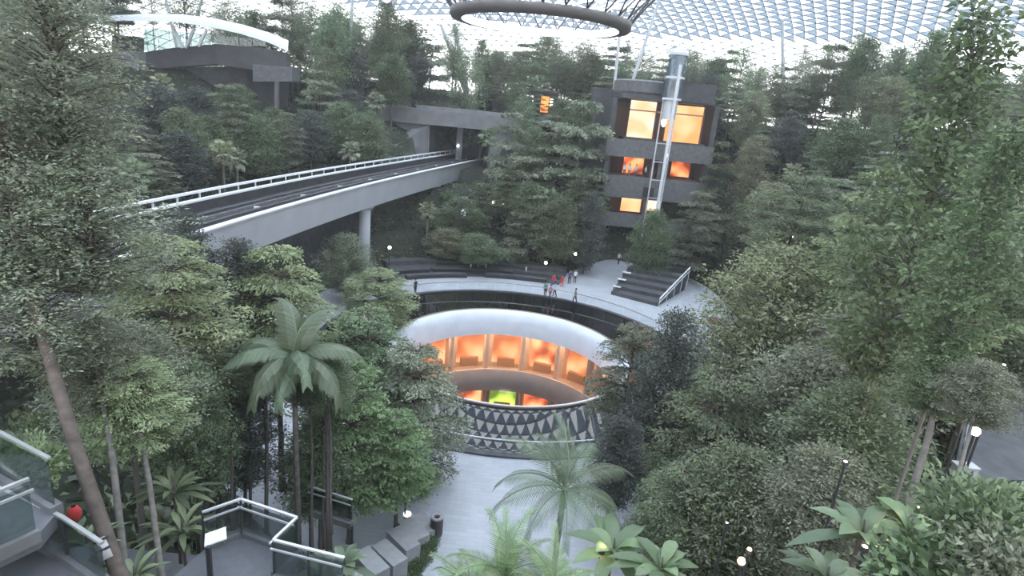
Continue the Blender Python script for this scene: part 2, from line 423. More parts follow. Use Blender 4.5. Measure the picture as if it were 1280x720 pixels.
infr = (pzz.min(1) > 5) & (pxx.min(1) > -10) & (pxx.max(1) < 1290) & (pyy.max(1) > 0) & (pyy.max(1) < 150)
order = np.argsort(-np.where(infr, area, -1))
near300 = set(int(i) for i in order[:300] if infr[i])
for i in near300:
    me = np_mesh('roof_pane', T3[i], np.array([[0, 1, 2]]), ptint if kinds[i] else pclear)
    link('roof_pane', me, ceiling)
rest = np.array([i for i in range(len(tri)) if i not in near300])
for kk, mm, nm in ((0, pclear, 'clear_panes'), (1, ptint, 'tinted_panes')):
    rs = rest[kinds[rest] == kk]
    o = link(nm, np_mesh(nm, T3[rs].reshape(-1, 3), np.arange(len(rs) * 3).reshape(-1, 3), mm), ceiling); o['kind'] = 'stuff'
# perimeter wall that closes the roof at the ground
pw = MB().lathe([(104.5, -1), (104.5, 10.5)], 90).build('wall_outer', concrete); tag(pw, 'low concrete wall under the edge of the glass roof', None, None, 'structure')

# oculus ring
oc = thing('roof_oculus', 'dark ring hanging under the glass roof around a bright round opening', 'oculus', (0, 0, 26))
MB().lathe([(5.83, 0.0), (5.9, -0.03), (6.6, 0.06), (6.7, 0.25), (6.68, 0.6), (6.3, 0.62), (5.95, 0.6)], 96).build('ring', mat('oculus_ring', (0.16, 0.15, 0.15), 0.6, 0.1, 1), oc, True)
MB().lathe([(5.83, 0.0), (5.87, 0.3), (5.95, 0.6)], 96).build('white_lining', mat('oculus_lining', (0.9, 0.91, 0.93), 0.5, 0.02, 1), oc, True)
for k in range(28):
    a = 2 * PI * k / 28; b = a + PI / 28
    pA = (6.6 * math.cos(a), 6.6 * math.sin(a), 0.6)
    m_ = MB(); m_.bar(pA, (8.1 * math.cos(b), 8.1 * math.sin(b), 2.5), 0.09); m_.bar(pA, (8.1 * math.cos(b - PI / 14), 8.1 * math.sin(b - PI / 14), 2.5), 0.09)
    m_.build('truss_strut', darkmetal, oc)
MB().lathe([(8.0, 2.42), (8.2, 2.42), (8.2, 2.62), (8.0, 2.62)], 56, close=True).build('truss_ring', roofsteel, oc)

# slender roof columns, each branching
def roof_column(a, b, r_=0.3, arms=(), label=''):
    t = thing('roof_column', label, 'column', a)
    A, B = Vector(a), Vector(b)
    MB().tube([(0, 0, 0), B - A], [r_, r_ * 0.75], 10).build('shaft', lightmetal, t)
    MB().tube([(0, 0, -0.1), (0, 0, 0.35)], [r_ * 1.7, r_ * 1.3], 10).build('base_shoe', darkmetal, t)
    for q in arms:
        MB().tube([(0, 0, 0), Vector(q) - A], [r_ * 0.9, r_ * 0.7], 10).build('branch_arm', lightmetal, t)
    return t
def rc(px0, py0, px1, py1, y, r_, arms, label):
    top = aty(px1, py1, y); bt_ = aty(px0, py0, y)
    g = gz(bt_[0], bt_[1]); zt = float(roof_z(math.hypot(top[0], top[1])))
    b = np.array(bt_); d = top - b
    b0 = b + d * ((g - 0.3 - b[2]) / d[2]); top2 = b + d * ((zt - b[2]) / d[2])
    arms2 = []
    for (ax, ay) in arms:
        q = aty(ax, ay, y); e2 = q - b; arms2.append(tuple(b0 + (q - b0) * ((float(roof_z(math.hypot(q[0], q[1]))) - b0[2]) / (q[2] - b0[2]))))
    roof_column(tuple(b0), tuple(top2), r_, arms2, label)
rc(979, 130, 978, 12, 55, 0.32, [], 'single pale roof column rising from the trees beside the lift tower')
rc(1122, 140, 1068, 14, 58, 0.36, [(1112, 0), (1180, 30)], 'pale forked roof column rising beside the small grey pod')
rc(1195, 95, 1176, 0, 60, 0.36, [], 'pale slanted roof column behind the tall glossy leaved tree')
rc(790, 104, 822, 6, 50, 0.28, [(775, 40)], 'pale forked roof column beside the glass lift tower')
rc(467, 50, 495, 0, 60, 0.34, [(440, 10)], 'pale forked roof column above the skytrain tunnel')
rc(578, 85, 562, 0, 74, 0.5, [(540, 0)], 'thick pale forked roof column beside the dark oculus ring')
rc(222, 62, 207, 0, 52, 0.3, [(252, 0)], 'pale V shaped roof column above the curved white canopy')

# ------------------------------------------------------------------ skytrain bridge
near_edge = [(-7.2, 60), (-9.0, 50.3), (-12.2, 36), (-14.8, 23.4), (-16.6, 12), (-17.8, 3.9), (-19.3, -7.7), (-19.9, -14), (-20.3, -24), (-20.5, -34)]
def resample(pl, n):
    pl = np.array(pl, float); d = np.r_[0, np.cumsum(np.linalg.norm(np.diff(pl, axis=0), axis=1))]
    # smooth by catmull-like interpolation through cubic fit of x over y
    co = np.polyfit(pl[:, 1], pl[:, 0], 4); ys = np.interp(np.linspace(0, d[-1], n), d, pl[:, 1])
    return np.stack([np.polyval(co, ys), ys], 1)
NE = resample(near_edge, 40)
tg = np.gradient(NE, axis=0); tg /= np.linalg.norm(tg, axis=1)[:, None]
nrm = np.stack([tg[:, 1], -tg[:, 0]], 1)          # sideways, away from the pool
nrm *= np.sign(-nrm[:, :1])
def sweep(prof, name, material, parent, i0=0, i1=None, close=True):
    """prof: (offset from near edge, z) swept along the bridge"""
    i1 = len(NE) if i1 is None else i1
    V = []; Fc = []; kx = len(prof)
    for i in range(i0, i1):
        for o, z in prof: V.append((NE[i, 0] + nrm[i, 0] * o, NE[i, 1] + nrm[i, 1] * o, z))
    for i in range(i1 - i0 - 1):
        for q in range(kx if close else kx - 1):
            q2 = (q + 1) % kx; Fc.append((i * kx + q, (i + 1) * kx + q, (i + 1) * kx + q2, i * kx + q2))
    if close: Fc.append(tuple(range(kx))); Fc.append(tuple(range((i1 - i0 - 1) * kx, (i1 - i0) * kx))[::-1])
    return MB().add(V, Fc).build(name, material, parent)
br = thing('skytrain_bridge', 'pale grey skytrain bridge with dark track crossing towards the tunnel', 'bridge', (0, 0, 0))
sweep([(0.0, 11.0), (0.0, 10.85), (0.12, 10.85), (0.5, 8.3), (4.6, 8.3), (5.0, 10.6), (5.0, 10.7), (0.4, 10.7), (0.4, 11.0)], 'girder', viaduct, br)
sweep([(-0.08, 10.98), (-0.08, 11.08), (0.42, 11.08), (0.42, 10.98)], 'edge_coping', whitepaint, br)
sweep([(0.45, 10.7), (0.45, 10.78), (4.6, 10.78), (4.6, 10.7)], 'track_bed', trackbed, br)
sweep([(1.35, 10.78), (1.35, 10.98), (1.6, 10.98), (1.6, 10.78)], 'running_rail', darkstone, br)
sweep([(3.25, 10.78), (3.25, 10.98), (3.5, 10.98), (3.5, 10.78)], 'running_rail', darkstone, br)
sweep([(2.35, 10.78), (2.35, 11.0), (2.5, 11.0), (2.5, 10.78)], 'guide_beam', greystone, br)
sweep([(4.6, 10.6), (4.6, 11.5), (4.95, 11.5), (4.95, 10.6)], 'parapet_wall', trackbed, br)
sweep([(4.52, 11.5), (4.52, 11.64), (4.95, 11.64), (4.95, 11.5)], 'parapet_coping', whitepaint, br)
sweep([(4.95, 12.0), (4.95, 12.16), (5.2, 12.16), (5.2, 12.0)], 'top_rail', whitepaint, br)
for i in range(1, 39):
    o1 = 5.07
    P0 = (NE[i, 0] + nrm[i, 0] * o1, NE[i, 1] + nrm[i, 1] * o1)
    MB().bar((P0[0], P0[1], 10.6), (P0[0], P0[1], 12.0), 0.1).build('rail_post', lightmetal, br)
for i in range(2, 39, 3):
    P0 = NE[i] + nrm[i] * 2.0
    MB().box((P0[0] - 0.22, P0[1] - 0.1, 10.78), (P0[0] + 0.22, P0[1] + 0.1, 10.93)).build('track_marker', whitepaint, br)
for i, (xx, yy) in enumerate(((-17.3, 17.2), (-13.0, 39.0), (-22.0, -6.0))):
    t = thing('bridge_pier', ['pale round pier carrying the skytrain bridge beside the plaza', 'pale round pier under the skytrain bridge near the tunnel', 'pale round pier under the skytrain bridge among the trees'][i], 'pier', (xx, yy, gz(xx, yy) - 0.1))
    hgt = 8.3 - t.location.z
    MB().tube([(0, 0, 0), (0, 0, hgt - 0.5)], 0.62, 20).build('shaft', viaduct, t, True)
    MB().lathe([(0.0, hgt - 0.5), (0.62, hgt - 0.5), (1.0, hgt - 0.1), (1.0, hgt), (0, hgt)], 20).build('pier_head', viaduct, t)

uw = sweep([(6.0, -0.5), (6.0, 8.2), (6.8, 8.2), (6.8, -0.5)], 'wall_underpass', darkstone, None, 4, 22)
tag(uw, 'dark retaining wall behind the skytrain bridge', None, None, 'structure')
# tunnel portal
po = thing('tunnel_portal', 'grey concrete tunnel mouth at the far end of the skytrain bridge', 'tunnel', (-10.5, 50, 0))
MB().box((-13.5, -1.0, 16.3), (9.5, 2.0, 18.6)).build('lintel', concrete, po)
MB().box((-12.0, -0.2, 0), (-5.2, 14, 16.3)).build('flank_wall', concrete, po)
MB().box((4.6, -0.5, 0), (9.5, 14, 16.3)).build('flank_wall', concrete, po)
MB().add([(-9.3, -6.0, 3.0), (-5.3, -0.3, 3.0), (-5.3, -0.3, 16.3), (-9.3, -6.0, 13.0), (-10.3, -6.0, 3.0), (-7.0, 1.0, 3.0), (-7.0, 1.0, 16.3), (-10.3, -6.0, 13.0)],
         [(0, 1, 2, 3), (4, 7, 6, 5), (0, 3, 7, 4), (1, 5, 6, 2), (3, 2, 6, 7), (0, 4, 5, 1)]).build('wing_wall', concrete, po)
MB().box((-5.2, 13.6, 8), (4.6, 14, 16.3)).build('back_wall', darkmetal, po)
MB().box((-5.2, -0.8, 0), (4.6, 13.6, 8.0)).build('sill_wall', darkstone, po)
MB().box((-12, 2.0, 16.3), (9.5, 14, 17.0)).build('tunnel_roof', concrete, po)
MB().box((-1.2, 3.0, 8), (-0.2, 4.0, 16.3)).build('inner_pillar', concrete, po)
MB().lathe([(0, -0.15), (0.15, -0.1), (0.15, 0.1), (0, 0.15)], 10, centre=(-0.9, 2.9, 13.2)).build('signal_lamp', mat('signal_white', (0.9, 0.9, 0.9), 0.4, emit=(0.9, 0.95, 1), estr=6.0), po)
tz = thing('planter_terrace', 'long concrete planter terrace over the tunnel mouth', 'planter', (-8, 53, 18.6))
MB().box((-10, -3.2, -0.6), (14, 0.2, 0.5)).build('planter_wall', concrete, tz)
MB().box((-10, 0.2, -2), (14, 6.0, 0.35)).build('planting_bed', soil, tz)
for k in range(13):
    MB().bar((-9.5 + k * 1.95, 5.5, 0.2), (-9.5 + k * 1.95, 5.5, 3.2), 0.09).build('fence_post', barkgrey, tz)
for zz in (1.2, 2.2, 3.1): MB().bar((-9.6, 5.5, zz), (14, 5.5, zz), 0.05).build('fence_wire', darkmetal, tz)

# ------------------------------------------------------------------ terrace building with lift tower, y = 38 face
YB = 38.0
warm = emit_mat('room_glow_amber', (1.0, 0.36, 0.12), (1.0, 0.62, 0.34), 1.05, 0.35)
warm2 = emit_mat('room_glow_red', (0.85, 0.16, 0.05), (1.0, 0.45, 0.18), 1.0, 0.6, 0.25)
pale = emit_mat('room_glow_pale', (1.0, 0.52, 0.28), (1.0, 0.84, 0.66), 1.05, 0.4)
bl = thing('terrace_building', 'dark stone terrace building with stacked orange lit floors behind the trees', 'building', (18, YB, 0))
def bb(a, b, name, mm, par=bl): return MB().box((a[0] - 18, a[1] - YB, a[2]), (b[0] - 18, b[1] - YB, b[2])).build(name, mm, par)
# floor slabs with parapets (front faces at y = YB) and recessed rooms
bb((9, YB - 0.2, 5.2), (26, YB + 9, 6.0), 'floor_slab', greystone); bb((9, YB - 0.5, 5.0), (21, YB - 0.2, 7.0), 'parapet', greystone)
bb((11.5, YB - 0.2, 9.4), (26, YB + 9, 12.2), 'floor_slab', greystone); bb((11.5, YB - 0.5, 9.2), (26, YB - 0.2, 12.3), 'fascia', greystone)
bb((11.0, YB - 0.2, 15.2), (26, YB + 9, 15.9), 'floor_slab', greystone); bb((11.0, YB - 0.5, 14.9), (26, YB - 0.2, 17.3), 'parapet', greystone)
bb((12.3, YB - 0.6, 22.7), (25.0, YB + 9, 23.4), 'ceiling_slab', darkstone)
bb((17.6, YB - 1.0, 22.9), (24.6, YB + 9, 25.4), 'roof_box', darkstone)
MB().lathe([(0.0, 0), (4.4, 0), (4.6, 0.3), (4.6, 1.7), (4.2, 1.9), (0, 1.9)], 40, centre=(16.2 - 18, 4.2, 23.4)).build('round_parapet', greystone, bl)
bb((9, YB + 8.6, 0), (26, YB + 9, 24), 'back_wall', darkstone)
for xx in (11.2, 25.3): bb((xx, YB + 0.3, 0), (xx + 0.7, YB + 8.6, 22.7), 'side_wall', darkstone)
# ground passage
bb((8.6, YB - 0.4, 0), (11.2, YB + 8, 5.2), 'passage_wall', rockwall); bb((17.6, YB - 0.4, 0), (26, YB + 0.2, 5.2), 'ground_wall', rockwall)
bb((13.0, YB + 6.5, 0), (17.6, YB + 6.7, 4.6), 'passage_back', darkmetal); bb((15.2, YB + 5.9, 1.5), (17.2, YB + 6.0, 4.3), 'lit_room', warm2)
# lit rooms
rooms = [((13.9, 17.6), (17.6, 22.6), 2.0, pale), ((19.2, 24.3), (17.4, 22.5), 2.0, warm), ((14.2, 17.2), (12.4, 16.0), 3.0, warm2), ((21.2, 24.0), (12.6, 15.2), 3.0, warm2),
         ((14.6, 17.6), (6.9, 9.2), 2.5, warm), ((18.4, 20.4), (7.3, 9.0), 2.5, pale)]
for (x0_, x1_), (z0_, z1_), dp, mm in rooms:
    bb((x0_, YB + dp, z0_), (x1_, YB + dp + 0.15, z1_), 'lit_room', mm)
    bb((x0_ - 0.15, YB + dp - 0.5, z0_), (x0_, YB + dp, z1_), 'room_jamb', darkstone); bb((x1_, YB + dp - 0.5, z0_), (x1_ + 0.15, YB + dp, z1_), 'room_jamb', darkstone)
bb((13.8, YB + 1.6, 21.2), (24.4, YB + 1.9, 21.4), 'valance', mat('valance', (0.7, 0.45, 0.35), 0.6))
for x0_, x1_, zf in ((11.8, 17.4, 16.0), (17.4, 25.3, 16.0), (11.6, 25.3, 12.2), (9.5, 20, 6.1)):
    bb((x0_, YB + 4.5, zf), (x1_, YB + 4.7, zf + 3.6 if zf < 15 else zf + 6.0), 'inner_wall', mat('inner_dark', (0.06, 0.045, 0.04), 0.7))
bb((13.4, YB + 1.0, 16.0), (25, YB + 4.5, 17.5), 'counter', darkstone)
for (xx, zz) in ((17.8, 12), (18.8, 12), (19.8, 12), (17.6, 6)):
    bb((xx, YB + 0.3, zz - 1.5), (xx + 0.45, YB + 0.75, zz + 4), 'pillar', greystone)
bb((17.0, YB - 0.75, 9.6), (18.5, YB - 0.5, 11.0), 'dark_panel', darkmetal)
# paper lanterns and lamps of the terraces
glowW = mat('lamp_white', (0.9, 0.9, 0.9), 0.4, emit=(1.0, 0.93, 0.82), estr=4.0)
for k, (px, py, zz) in enumerate(((830, 152, 0.75), (832, 194, 0.7))):
    P = aty(px, py, YB + 0.9 if k == 0 else YB - 0.2)
    t = thing('paper_lantern', ['tall oval white lantern on the top lit terrace', 'round white lantern on the middle terrace beside the lift'][k], 'lantern', P)
    MB().lathe([(0.0, -zz), (0.2, -zz * 0.9), (0.38, -0.2), (0.38, 0.2), (0.2, zz * 0.9), (0, zz)], 14).build('shade', mat('lantern_paper', (0.9, 0.9, 0.88), 0.6, emit=(1, 0.95, 0.88), estr=1.2), t, True)
    MB().lathe([(0, zz), (0.1, zz), (0.1, zz + 0.12), (0, zz + 0.12)], 10).build('cap', darkmetal, t)
    MB().tube([(0, 0, zz + 0.1), (0, 0, zz + 0.9)], 0.02, 6).build('cord', darkmetal, t)
# lift tower
lf = thing('lift_tower', 'round glass lift tower with a white mast rising in front of the terrace building', 'lift', (18.6, YB - 2.2, 0))
lg = glass_mat('lift_glass', (0.72, 0.80, 0.86), 0.12, 0.15)
for k in range(12):
    a0 = 2 * PI * k / 12 + 0.02; a1 = a0 + 2 * PI / 12 - 0.04
    MB().lathe([(1.15, 23.2), (1.15, 28.6), (1.12, 28.6), (1.12, 23.2)], 2, a0, a1, close=True).build('glass_panel', lg, lf)
for zz in (22.9, 25.6, 28.5):
    MB().lathe([(1.08, zz), (1.25, zz), (1.25, zz + 0.28), (1.08, zz + 0.28)], 28, close=True).build('ring_band', whitepaint, lf)
MB().lathe([(0, 28.8), (1.1, 28.8), (0.9, 29.3), (0.3, 29.5), (0, 29.5)], 24).build('cap', lightmetal, lf)
MB().lathe([(0, 20.4), (0.9, 20.4), (0.9, 22.9), (0, 22.9)], 24).build('lift_car', lightmetal, lf)
MB().bar((0.15, -1.25, 0.0), (0.15, -1.25, 27.3), 0.34, 0.34).build('mast', whitepaint, lf)
for xx in (-0.95, 0.95): MB().bar((xx, 0.6, 0), (xx, 0.6, 23), 0.16).build('guide_rail', lightmetal, lf)
for k in range(9): MB().bar((-0.95, 0.6, 2.2 + k * 2.5), (0.95, 0.6, 2.2 + k * 2.5), 0.12).build('cross_tie', lightmetal, lf)

# ------------------------------------------------------------------ building with curved white canopy
ab = thing('canopy_building', 'dark walled building under a long curved white canopy beyond the bridge', 'building', (-42, 38, 18))
def ar(px, py, y): 
    q = aty(px, py, y); return (q[0] + 42, q[1] - 38, q[2] - 18)
cp = [(60, 34, 28), (110, 27, 29), (160, 26, 30), (215, 27, 32), (260, 33, 34), (300, 42, 36), (335, 53, 38), (360, 64, 39)]
CPt = [Vector(ar(*q)) for q in cp]
V = []; Fc = []
for i, P in enumerate(CPt):
    wdt = 6.5 - 4.5 * (i / (len(CPt) - 1)) ** 2
    for dy, dz in ((0, 0), (0.2, 0.55), (wdt, 1.5), (wdt, 1.1)): V.append((P.x - dy * 0.35, P.y + dy, P.z + dz))
for i in range(len(CPt) - 1):
    for q in range(4): Fc.append((i * 4 + q, (i + 1) * 4 + q, (i + 1) * 4 + (q + 1) % 4, i * 4 + (q + 1) % 4))
Fc.append((0, 1, 2, 3)); Fc.append(tuple(range(len(V) - 4, len(V)))[::-1])
MB().add(V, Fc).build('canopy', whitepaint, ab)
def wallstrip(pa, pb, y0, y1, name, mm, dep=0.6):
    """wall between two pixel lines: pa/pb = [(px, py_top, py_bottom), ...]"""
    V = []; Fc = []; n = len(pa)
    for i, (px, t_, b_) in enumerate(pa):
        yy = y0 + (y1 - y0) * i / (n - 1)
        A = Vector(ar(px, t_, yy)); B = Vector(ar(px, b_, yy)); 
        V += [A, B, B + Vector((0, dep, 0)), A + Vector((0, dep, 0))]
    for i in range(n - 1):
        for q in range(4): Fc.append((i * 4 + q, i * 4 + (q + 1) % 4, (i + 1) * 4 + (q + 1) % 4, (i + 1) * 4 + q))
    Fc.append((0, 3, 2, 1)); Fc.append(tuple(range(len(V) - 4, len(V))))
    return MB().add(V, Fc).build(name, mm, ab)
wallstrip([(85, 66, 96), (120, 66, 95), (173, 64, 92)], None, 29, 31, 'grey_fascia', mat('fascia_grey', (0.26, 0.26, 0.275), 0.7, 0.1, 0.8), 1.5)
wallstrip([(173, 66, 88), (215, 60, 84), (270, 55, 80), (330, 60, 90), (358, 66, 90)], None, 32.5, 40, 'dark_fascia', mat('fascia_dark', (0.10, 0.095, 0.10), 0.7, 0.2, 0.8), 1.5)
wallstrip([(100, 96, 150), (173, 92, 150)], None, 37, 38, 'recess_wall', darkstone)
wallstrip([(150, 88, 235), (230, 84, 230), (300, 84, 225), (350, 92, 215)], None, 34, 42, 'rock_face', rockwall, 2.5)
wallstrip([(316, 80, 102), (365, 84, 102)], None, 36.5, 37.5, 'loggia_beam', greystone, 3.0)
wallstrip([(322, 102, 134), (360, 102, 134)], None, 39.4, 40.2, 'loggia_recess', darkmetal, 0.4)
wallstrip([(343, 100, 135), (348, 100, 135)], None, 37.2, 37.3, 'loggia_column', greystone, 0.5)
wallstrip([(112, 111, 118), (142, 110, 117)], None, 36.5, 36.8, 'lit_ceiling', emit_mat('soffit_glow', (1.0, 0.6, 0.3), (1.0, 0.75, 0.45), 1.0), 0.2)
wallstrip([(128, 122, 148), (160, 120, 146)], None, 36.0, 36.3, 'lit_room', emit_mat('room_glow_crimson', (0.8, 0.1, 0.04), (1.0, 0.4, 0.2), 0.9, 0.7, 0.3), 0.2)
cgl = glass_mat('canopy_glass', (0.55, 0.66, 0.66), 0.1, 0.05)
for i in range(9):
    px0_, px1_ = 180 + i * 17, 180 + i * 17 + 16; yy = 34.2 + i * 0.5
    t0_, b0_ = 36 + i * 1.6, 64 - i * 0.8
    wallstrip([(px0_, t0_, b0_), (px1_, t0_, b0_)], None, yy, yy + 0.4, 'glass_pane', cgl, 0.05)
for (a_, b_) in (((216, 32, 33.5), (228, 60, 33.7)), ((243, 36, 34), (232, 60, 33.9)), ((258, 38, 34.3), (248, 58, 34.2))):
    MB().bar(ar(*a_), ar(*b_), 0.3).build('canopy_strut', lightmetal, ab)
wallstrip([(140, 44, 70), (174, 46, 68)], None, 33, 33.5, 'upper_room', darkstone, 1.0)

# ------------------------------------------------------------------ vegetation
def leaves_mesh(name, P, D, Nn, L, Wd, tint, material, fold=0.12):
    """P leaf bases, D leaf directions, Nn normals; a folded four-vertex blade each"""
    n = len(P)
    D = D / np.linalg.norm(D, axis=1)[:, None]
    S = np.cross(D, Nn); S /= (np.linalg.norm(S, axis=1)[:, None] + 1e-9)
    Up = np.cross(S, D)
    L = np.broadcast_to(np.asarray(L, float).reshape(-1, 1), (n, 1)); Wd = np.broadcast_to(np.asarray(Wd, float).reshape(-1, 1), (n, 1))
    a = P; b = P + D * L * 0.45 + S * Wd * 0.5 + Up * L * fold
    c = P + D * L - Up * L * fold * 0.5; d = P + D * L * 0.45 - S * Wd * 0.5 + Up * L * fold
    V = np.stack([a, b, c, d], 1).reshape(-1, 3)
    Fc = np.arange(n * 4).reshape(n, 4)
    return np_mesh(name, V, Fc, material, np.repeat(tint, 4))

def fast_tubes(segs, n=5):
    """segs: list of (pts array, radii array) -> V, F arrays (quads)"""
    Vs = []; Fs = []; o = 0
    for pts_, rad in segs:
        pts_ = np.asarray(pts_, float); m_ = len(pts_)
        d = np.gradient(pts_, axis=0); d /= np.linalg.norm(d, axis=1)[:, None] + 1e-9
        a = np.cross(d, np.array([0.31, 0.87, 0.17])); a /= np.linalg.norm(a, axis=1)[:, None] + 1e-9
        b = np.cross(d, a); t = np.arange(n) * 2 * PI / n
        ringv = pts_[:, None] + (a[:, None] * np.cos(t)[None, :, None] + b[:, None] * np.sin(t)[None, :, None]) * np.asarray(rad)[:, None, None]
        Vs.append(ringv.reshape(-1, 3))
        i = np.arange(m_ - 1)[:, None] * n; k = np.arange(n)[None]; k2 = (k + 1) % n
        Fs.append((np.stack([i + k, i + k2, i + n + k2, i + n + k], -1).reshape(-1, 4)) + o); o += m_ * n
    return np.concatenate(Vs), np.concatenate(Fs)

ENV = {   # crown envelope: half width (of 1) against height 0..1
 'cone':  [(0, .75), (.12, 1), (.3, .86), (.6, .52), (.85, .22), (1, .05)],
 'oval':  [(0, .35), (.2, .85), (.45, 1), (.7, .85), (.9, .5), (1, .15)],
 'dome':  [(0, .55), (.2, .95), (.45, 1), (.75, .75), (.93, .4), (1, .12)],
 'tier':  [(0, .8), (.2, 1), (.45, .8), (.5, .95), (.72, .6), (.78, .7), (1, .15)],
 'column':[(0, .6), (.25, 1), (.5, .95), (.68, .72), (.8, .42), (.93, .3), (1, .08)],
}
PROTO = {}
def crown_proto(name, seed, env, aspect, nb, lpb, leafL, leafW, flat, rise, droop, spread, material, barkm, upn=0.7, tiers=0, size=6.0, clump=0.0):
    """crown of height size*aspect and half width size/2, its base at z = 0"""
    g = np.random.default_rng(seed)
    H = size * aspect; RW = size / 2
    ez, er = np.array(ENV[env]).T
    segs = [(np.stack([0.02 * size * np.sin(np.linspace(0, 5, 8)), 0.02 * size * np.cos(np.linspace(0, 4, 8)) - 0.02 * size, np.linspace(0, H * 0.96, 8)], 1), np.linspace(0.017 * size, 0.003 * size, 8))]
    LP = []; LD = []; LN = []; LT = []; LS = []
    for b in range(nb):
        hz = (b + g.random()) / nb
        if tiers: hz = (np.floor(hz * tiers) + 0.5 + g.normal(0, 0.07)) / tiers
        hz = np.clip(hz, 0.02, 0.98)
        az = b * 2.39996 + g.normal(0, 0.35)
        rad = RW * np.interp(hz, ez, er) * g.uniform(0.72, 1.08)
        out = np.array([math.cos(az), math.sin(az), 0])
        z1 = hz * H; z0 = max(0.0, z1 - rad * rise)
        tt = np.linspace(0, 1, 7)[:, None]
        path = out * rad * tt + np.array([0, 0, 1.0]) * (z0 + (z1 - z0) * np.sin(tt * PI / 2) - droop * rad * tt ** 2.2)
        path += g.normal(0, 0.015 * size, (7, 3)) * tt
        segs.append((path, np.linspace(0.0075, 0.0016, 7) * size))
        n = max(8, int(lpb * (0.35 + rad / RW)))
        u = g.uniform(0.25, 1.03, n) ** 0.8
        base_ = np.stack([np.interp(u, tt[:, 0], path[:, q]) for q in range(3)], 1)
        if clump:                              # leaves gather in tufts at twig ends
            nc = max(3, int(n / 22)); cu = g.uniform(0.3, 1.03, nc)
            cc = np.stack([np.interp(cu, tt[:, 0], path[:, q]) for q in range(3)], 1) + g.normal(0, 1, (nc, 3)) * np.array([1, 1, flat]) * spread * size
            idx = g.integers(0, nc, n); ctr = cc[idx]
            pos = ctr + g.normal(0, 1, (n, 3)) * clump * size * np.array([1.25, 1.25, 0.5])
            dirv = (pos - ctr) + g.normal(0, 0.3 * clump * size, (n, 3)) + np.array([0, 0, -0.1 * clump * size])
            tb = g.random(nc)[idx]
        else:
            side = np.cross(out, [0, 0, 1.0])
            lat = g.normal(0, 1, n) * spread * size * (0.4 + 0.8 * u)
            pos = base_ + side * lat[:, None] + np.array([0, 0, 1.0]) * (g.normal(0, 1, n) * flat * spread * size - 0.25 * np.abs(lat))[:, None] + out * g.normal(0, 0.35 * spread * size, n)[:, None]
            dirv = out * g.uniform(0.2, 1.2, n)[:, None] + side * (np.sign(lat) * g.uniform(0.2, 1.0, n))[:, None] + np.array([0, 0, 1.0]) * g.normal(-0.12, 0.25, n)[:, None]
            tb = np.full(n, g.random())
        nn = g.normal(0, 1, (n, 3)) * (1 - upn); nn[:, 2] += upn
        LP.append(pos); LD.append(dirv); LN.append(nn); LS.append(g.uniform(0.6, 1.3, n))
        LT.append(np.clip(0.55 * tb + 0.45 * g.random(n), 0, 1))
    P_, D_, N_, T_, S_ = map(np.concatenate, (LP, LD, LN, LT, LS))
    fm = leaves_mesh(name + '_foliage', P_, D_, N_, leafL * S_, leafW * S_, T_, material)
    V, Fc = fast_tubes(segs, 5)
    bm_ = np_mesh(name + '_branches', V, Fc, barkm, smooth=True)
    PROTO[name] = dict(fol=fm, br=bm_, H=H, W=size, r=0.017 * size, bark=barkm)

def trunk_mesh(name, seed, barkm, bend=0.012, n=9):
    g = np.random.default_rng(seed); z = np.linspace(0, 1, n)
    x = np.cumsum(g.normal(0, bend, n)); y = np.cumsum(g.normal(0, bend, n)); x -= x[0] + (x[-1] - x[0]) * z; y -= y[0] + (y[-1] - y[0]) * z
    # flared foot, unit radius at the foot and 0.62 at the crown; lengthways 0..1
    rad = np.interp(z, [0, 0.05, 1], [1.45, 1.0, 0.62])
    V = []; kk = 9
    for i in range(n):
        for k in range(kk):
            t = 2 * PI * k / kk; V.append((x[i] * 12 + rad[i] * math.cos(t), y[i] * 12 + rad[i] * math.sin(t), z[i]))
    Fc = [(i * kk + k, i * kk + (k + 1) % kk, (i + 1) * kk + (k + 1) % kk, (i + 1) * kk + k) for i in range(n - 1) for k in range(kk)]
    me = bpy.data.meshes.new(name); me.from_pydata(V, [], Fc); me.materials.append(barkm)
    for p_ in me.polygons: p_.use_smooth = True
    return me
TRUNKS = {b.name: [trunk_mesh('trunk', 50 + i, b) for i in range(3)] for b in (bark, barkgrey)}

def tree(proto, base, crown_h, crown_w, total_h, label, cat='tree', group=None, name='forest_tree', rz=None, lean=(0, 0)):
    P = PROTO[proto]
    t = thing(name, label, cat, base, group)
    if rz is None: rz = R.uniform(0, 2 * PI)
    sxy = crown_w / P['W']; sz = crown_h / P['H']
    zb = max(total_h - crown_h, 0.02)
    fo = link('foliage', P['fol'], t); fo['kind'] = 'stuff'
    bo = link('branches', P['br'], t); bo['kind'] = 'stuff'
    for o in (fo, bo):
        o.location = (lean[0], lean[1], zb); o.scale = (sxy, sxy, sz); o.rotation_euler = (0, 0, rz)
    if zb > 0.15:
        tk = link('trunk', R.choice(TRUNKS[P['bark'].name]), t)
        rr_ = P['r'] * sxy / 0.62
        tk.scale = (rr_, rr_, zb + 0.1)
        if lean != (0, 0):
            d = Vector((lean[0], lean[1], zb)); tk.rotation_mode = 'QUATERNION'; tk.rotation_quaternion = Vector((0, 0, 1)).rotation_difference(d); tk.scale[2] = d.length + 0.1
    return t

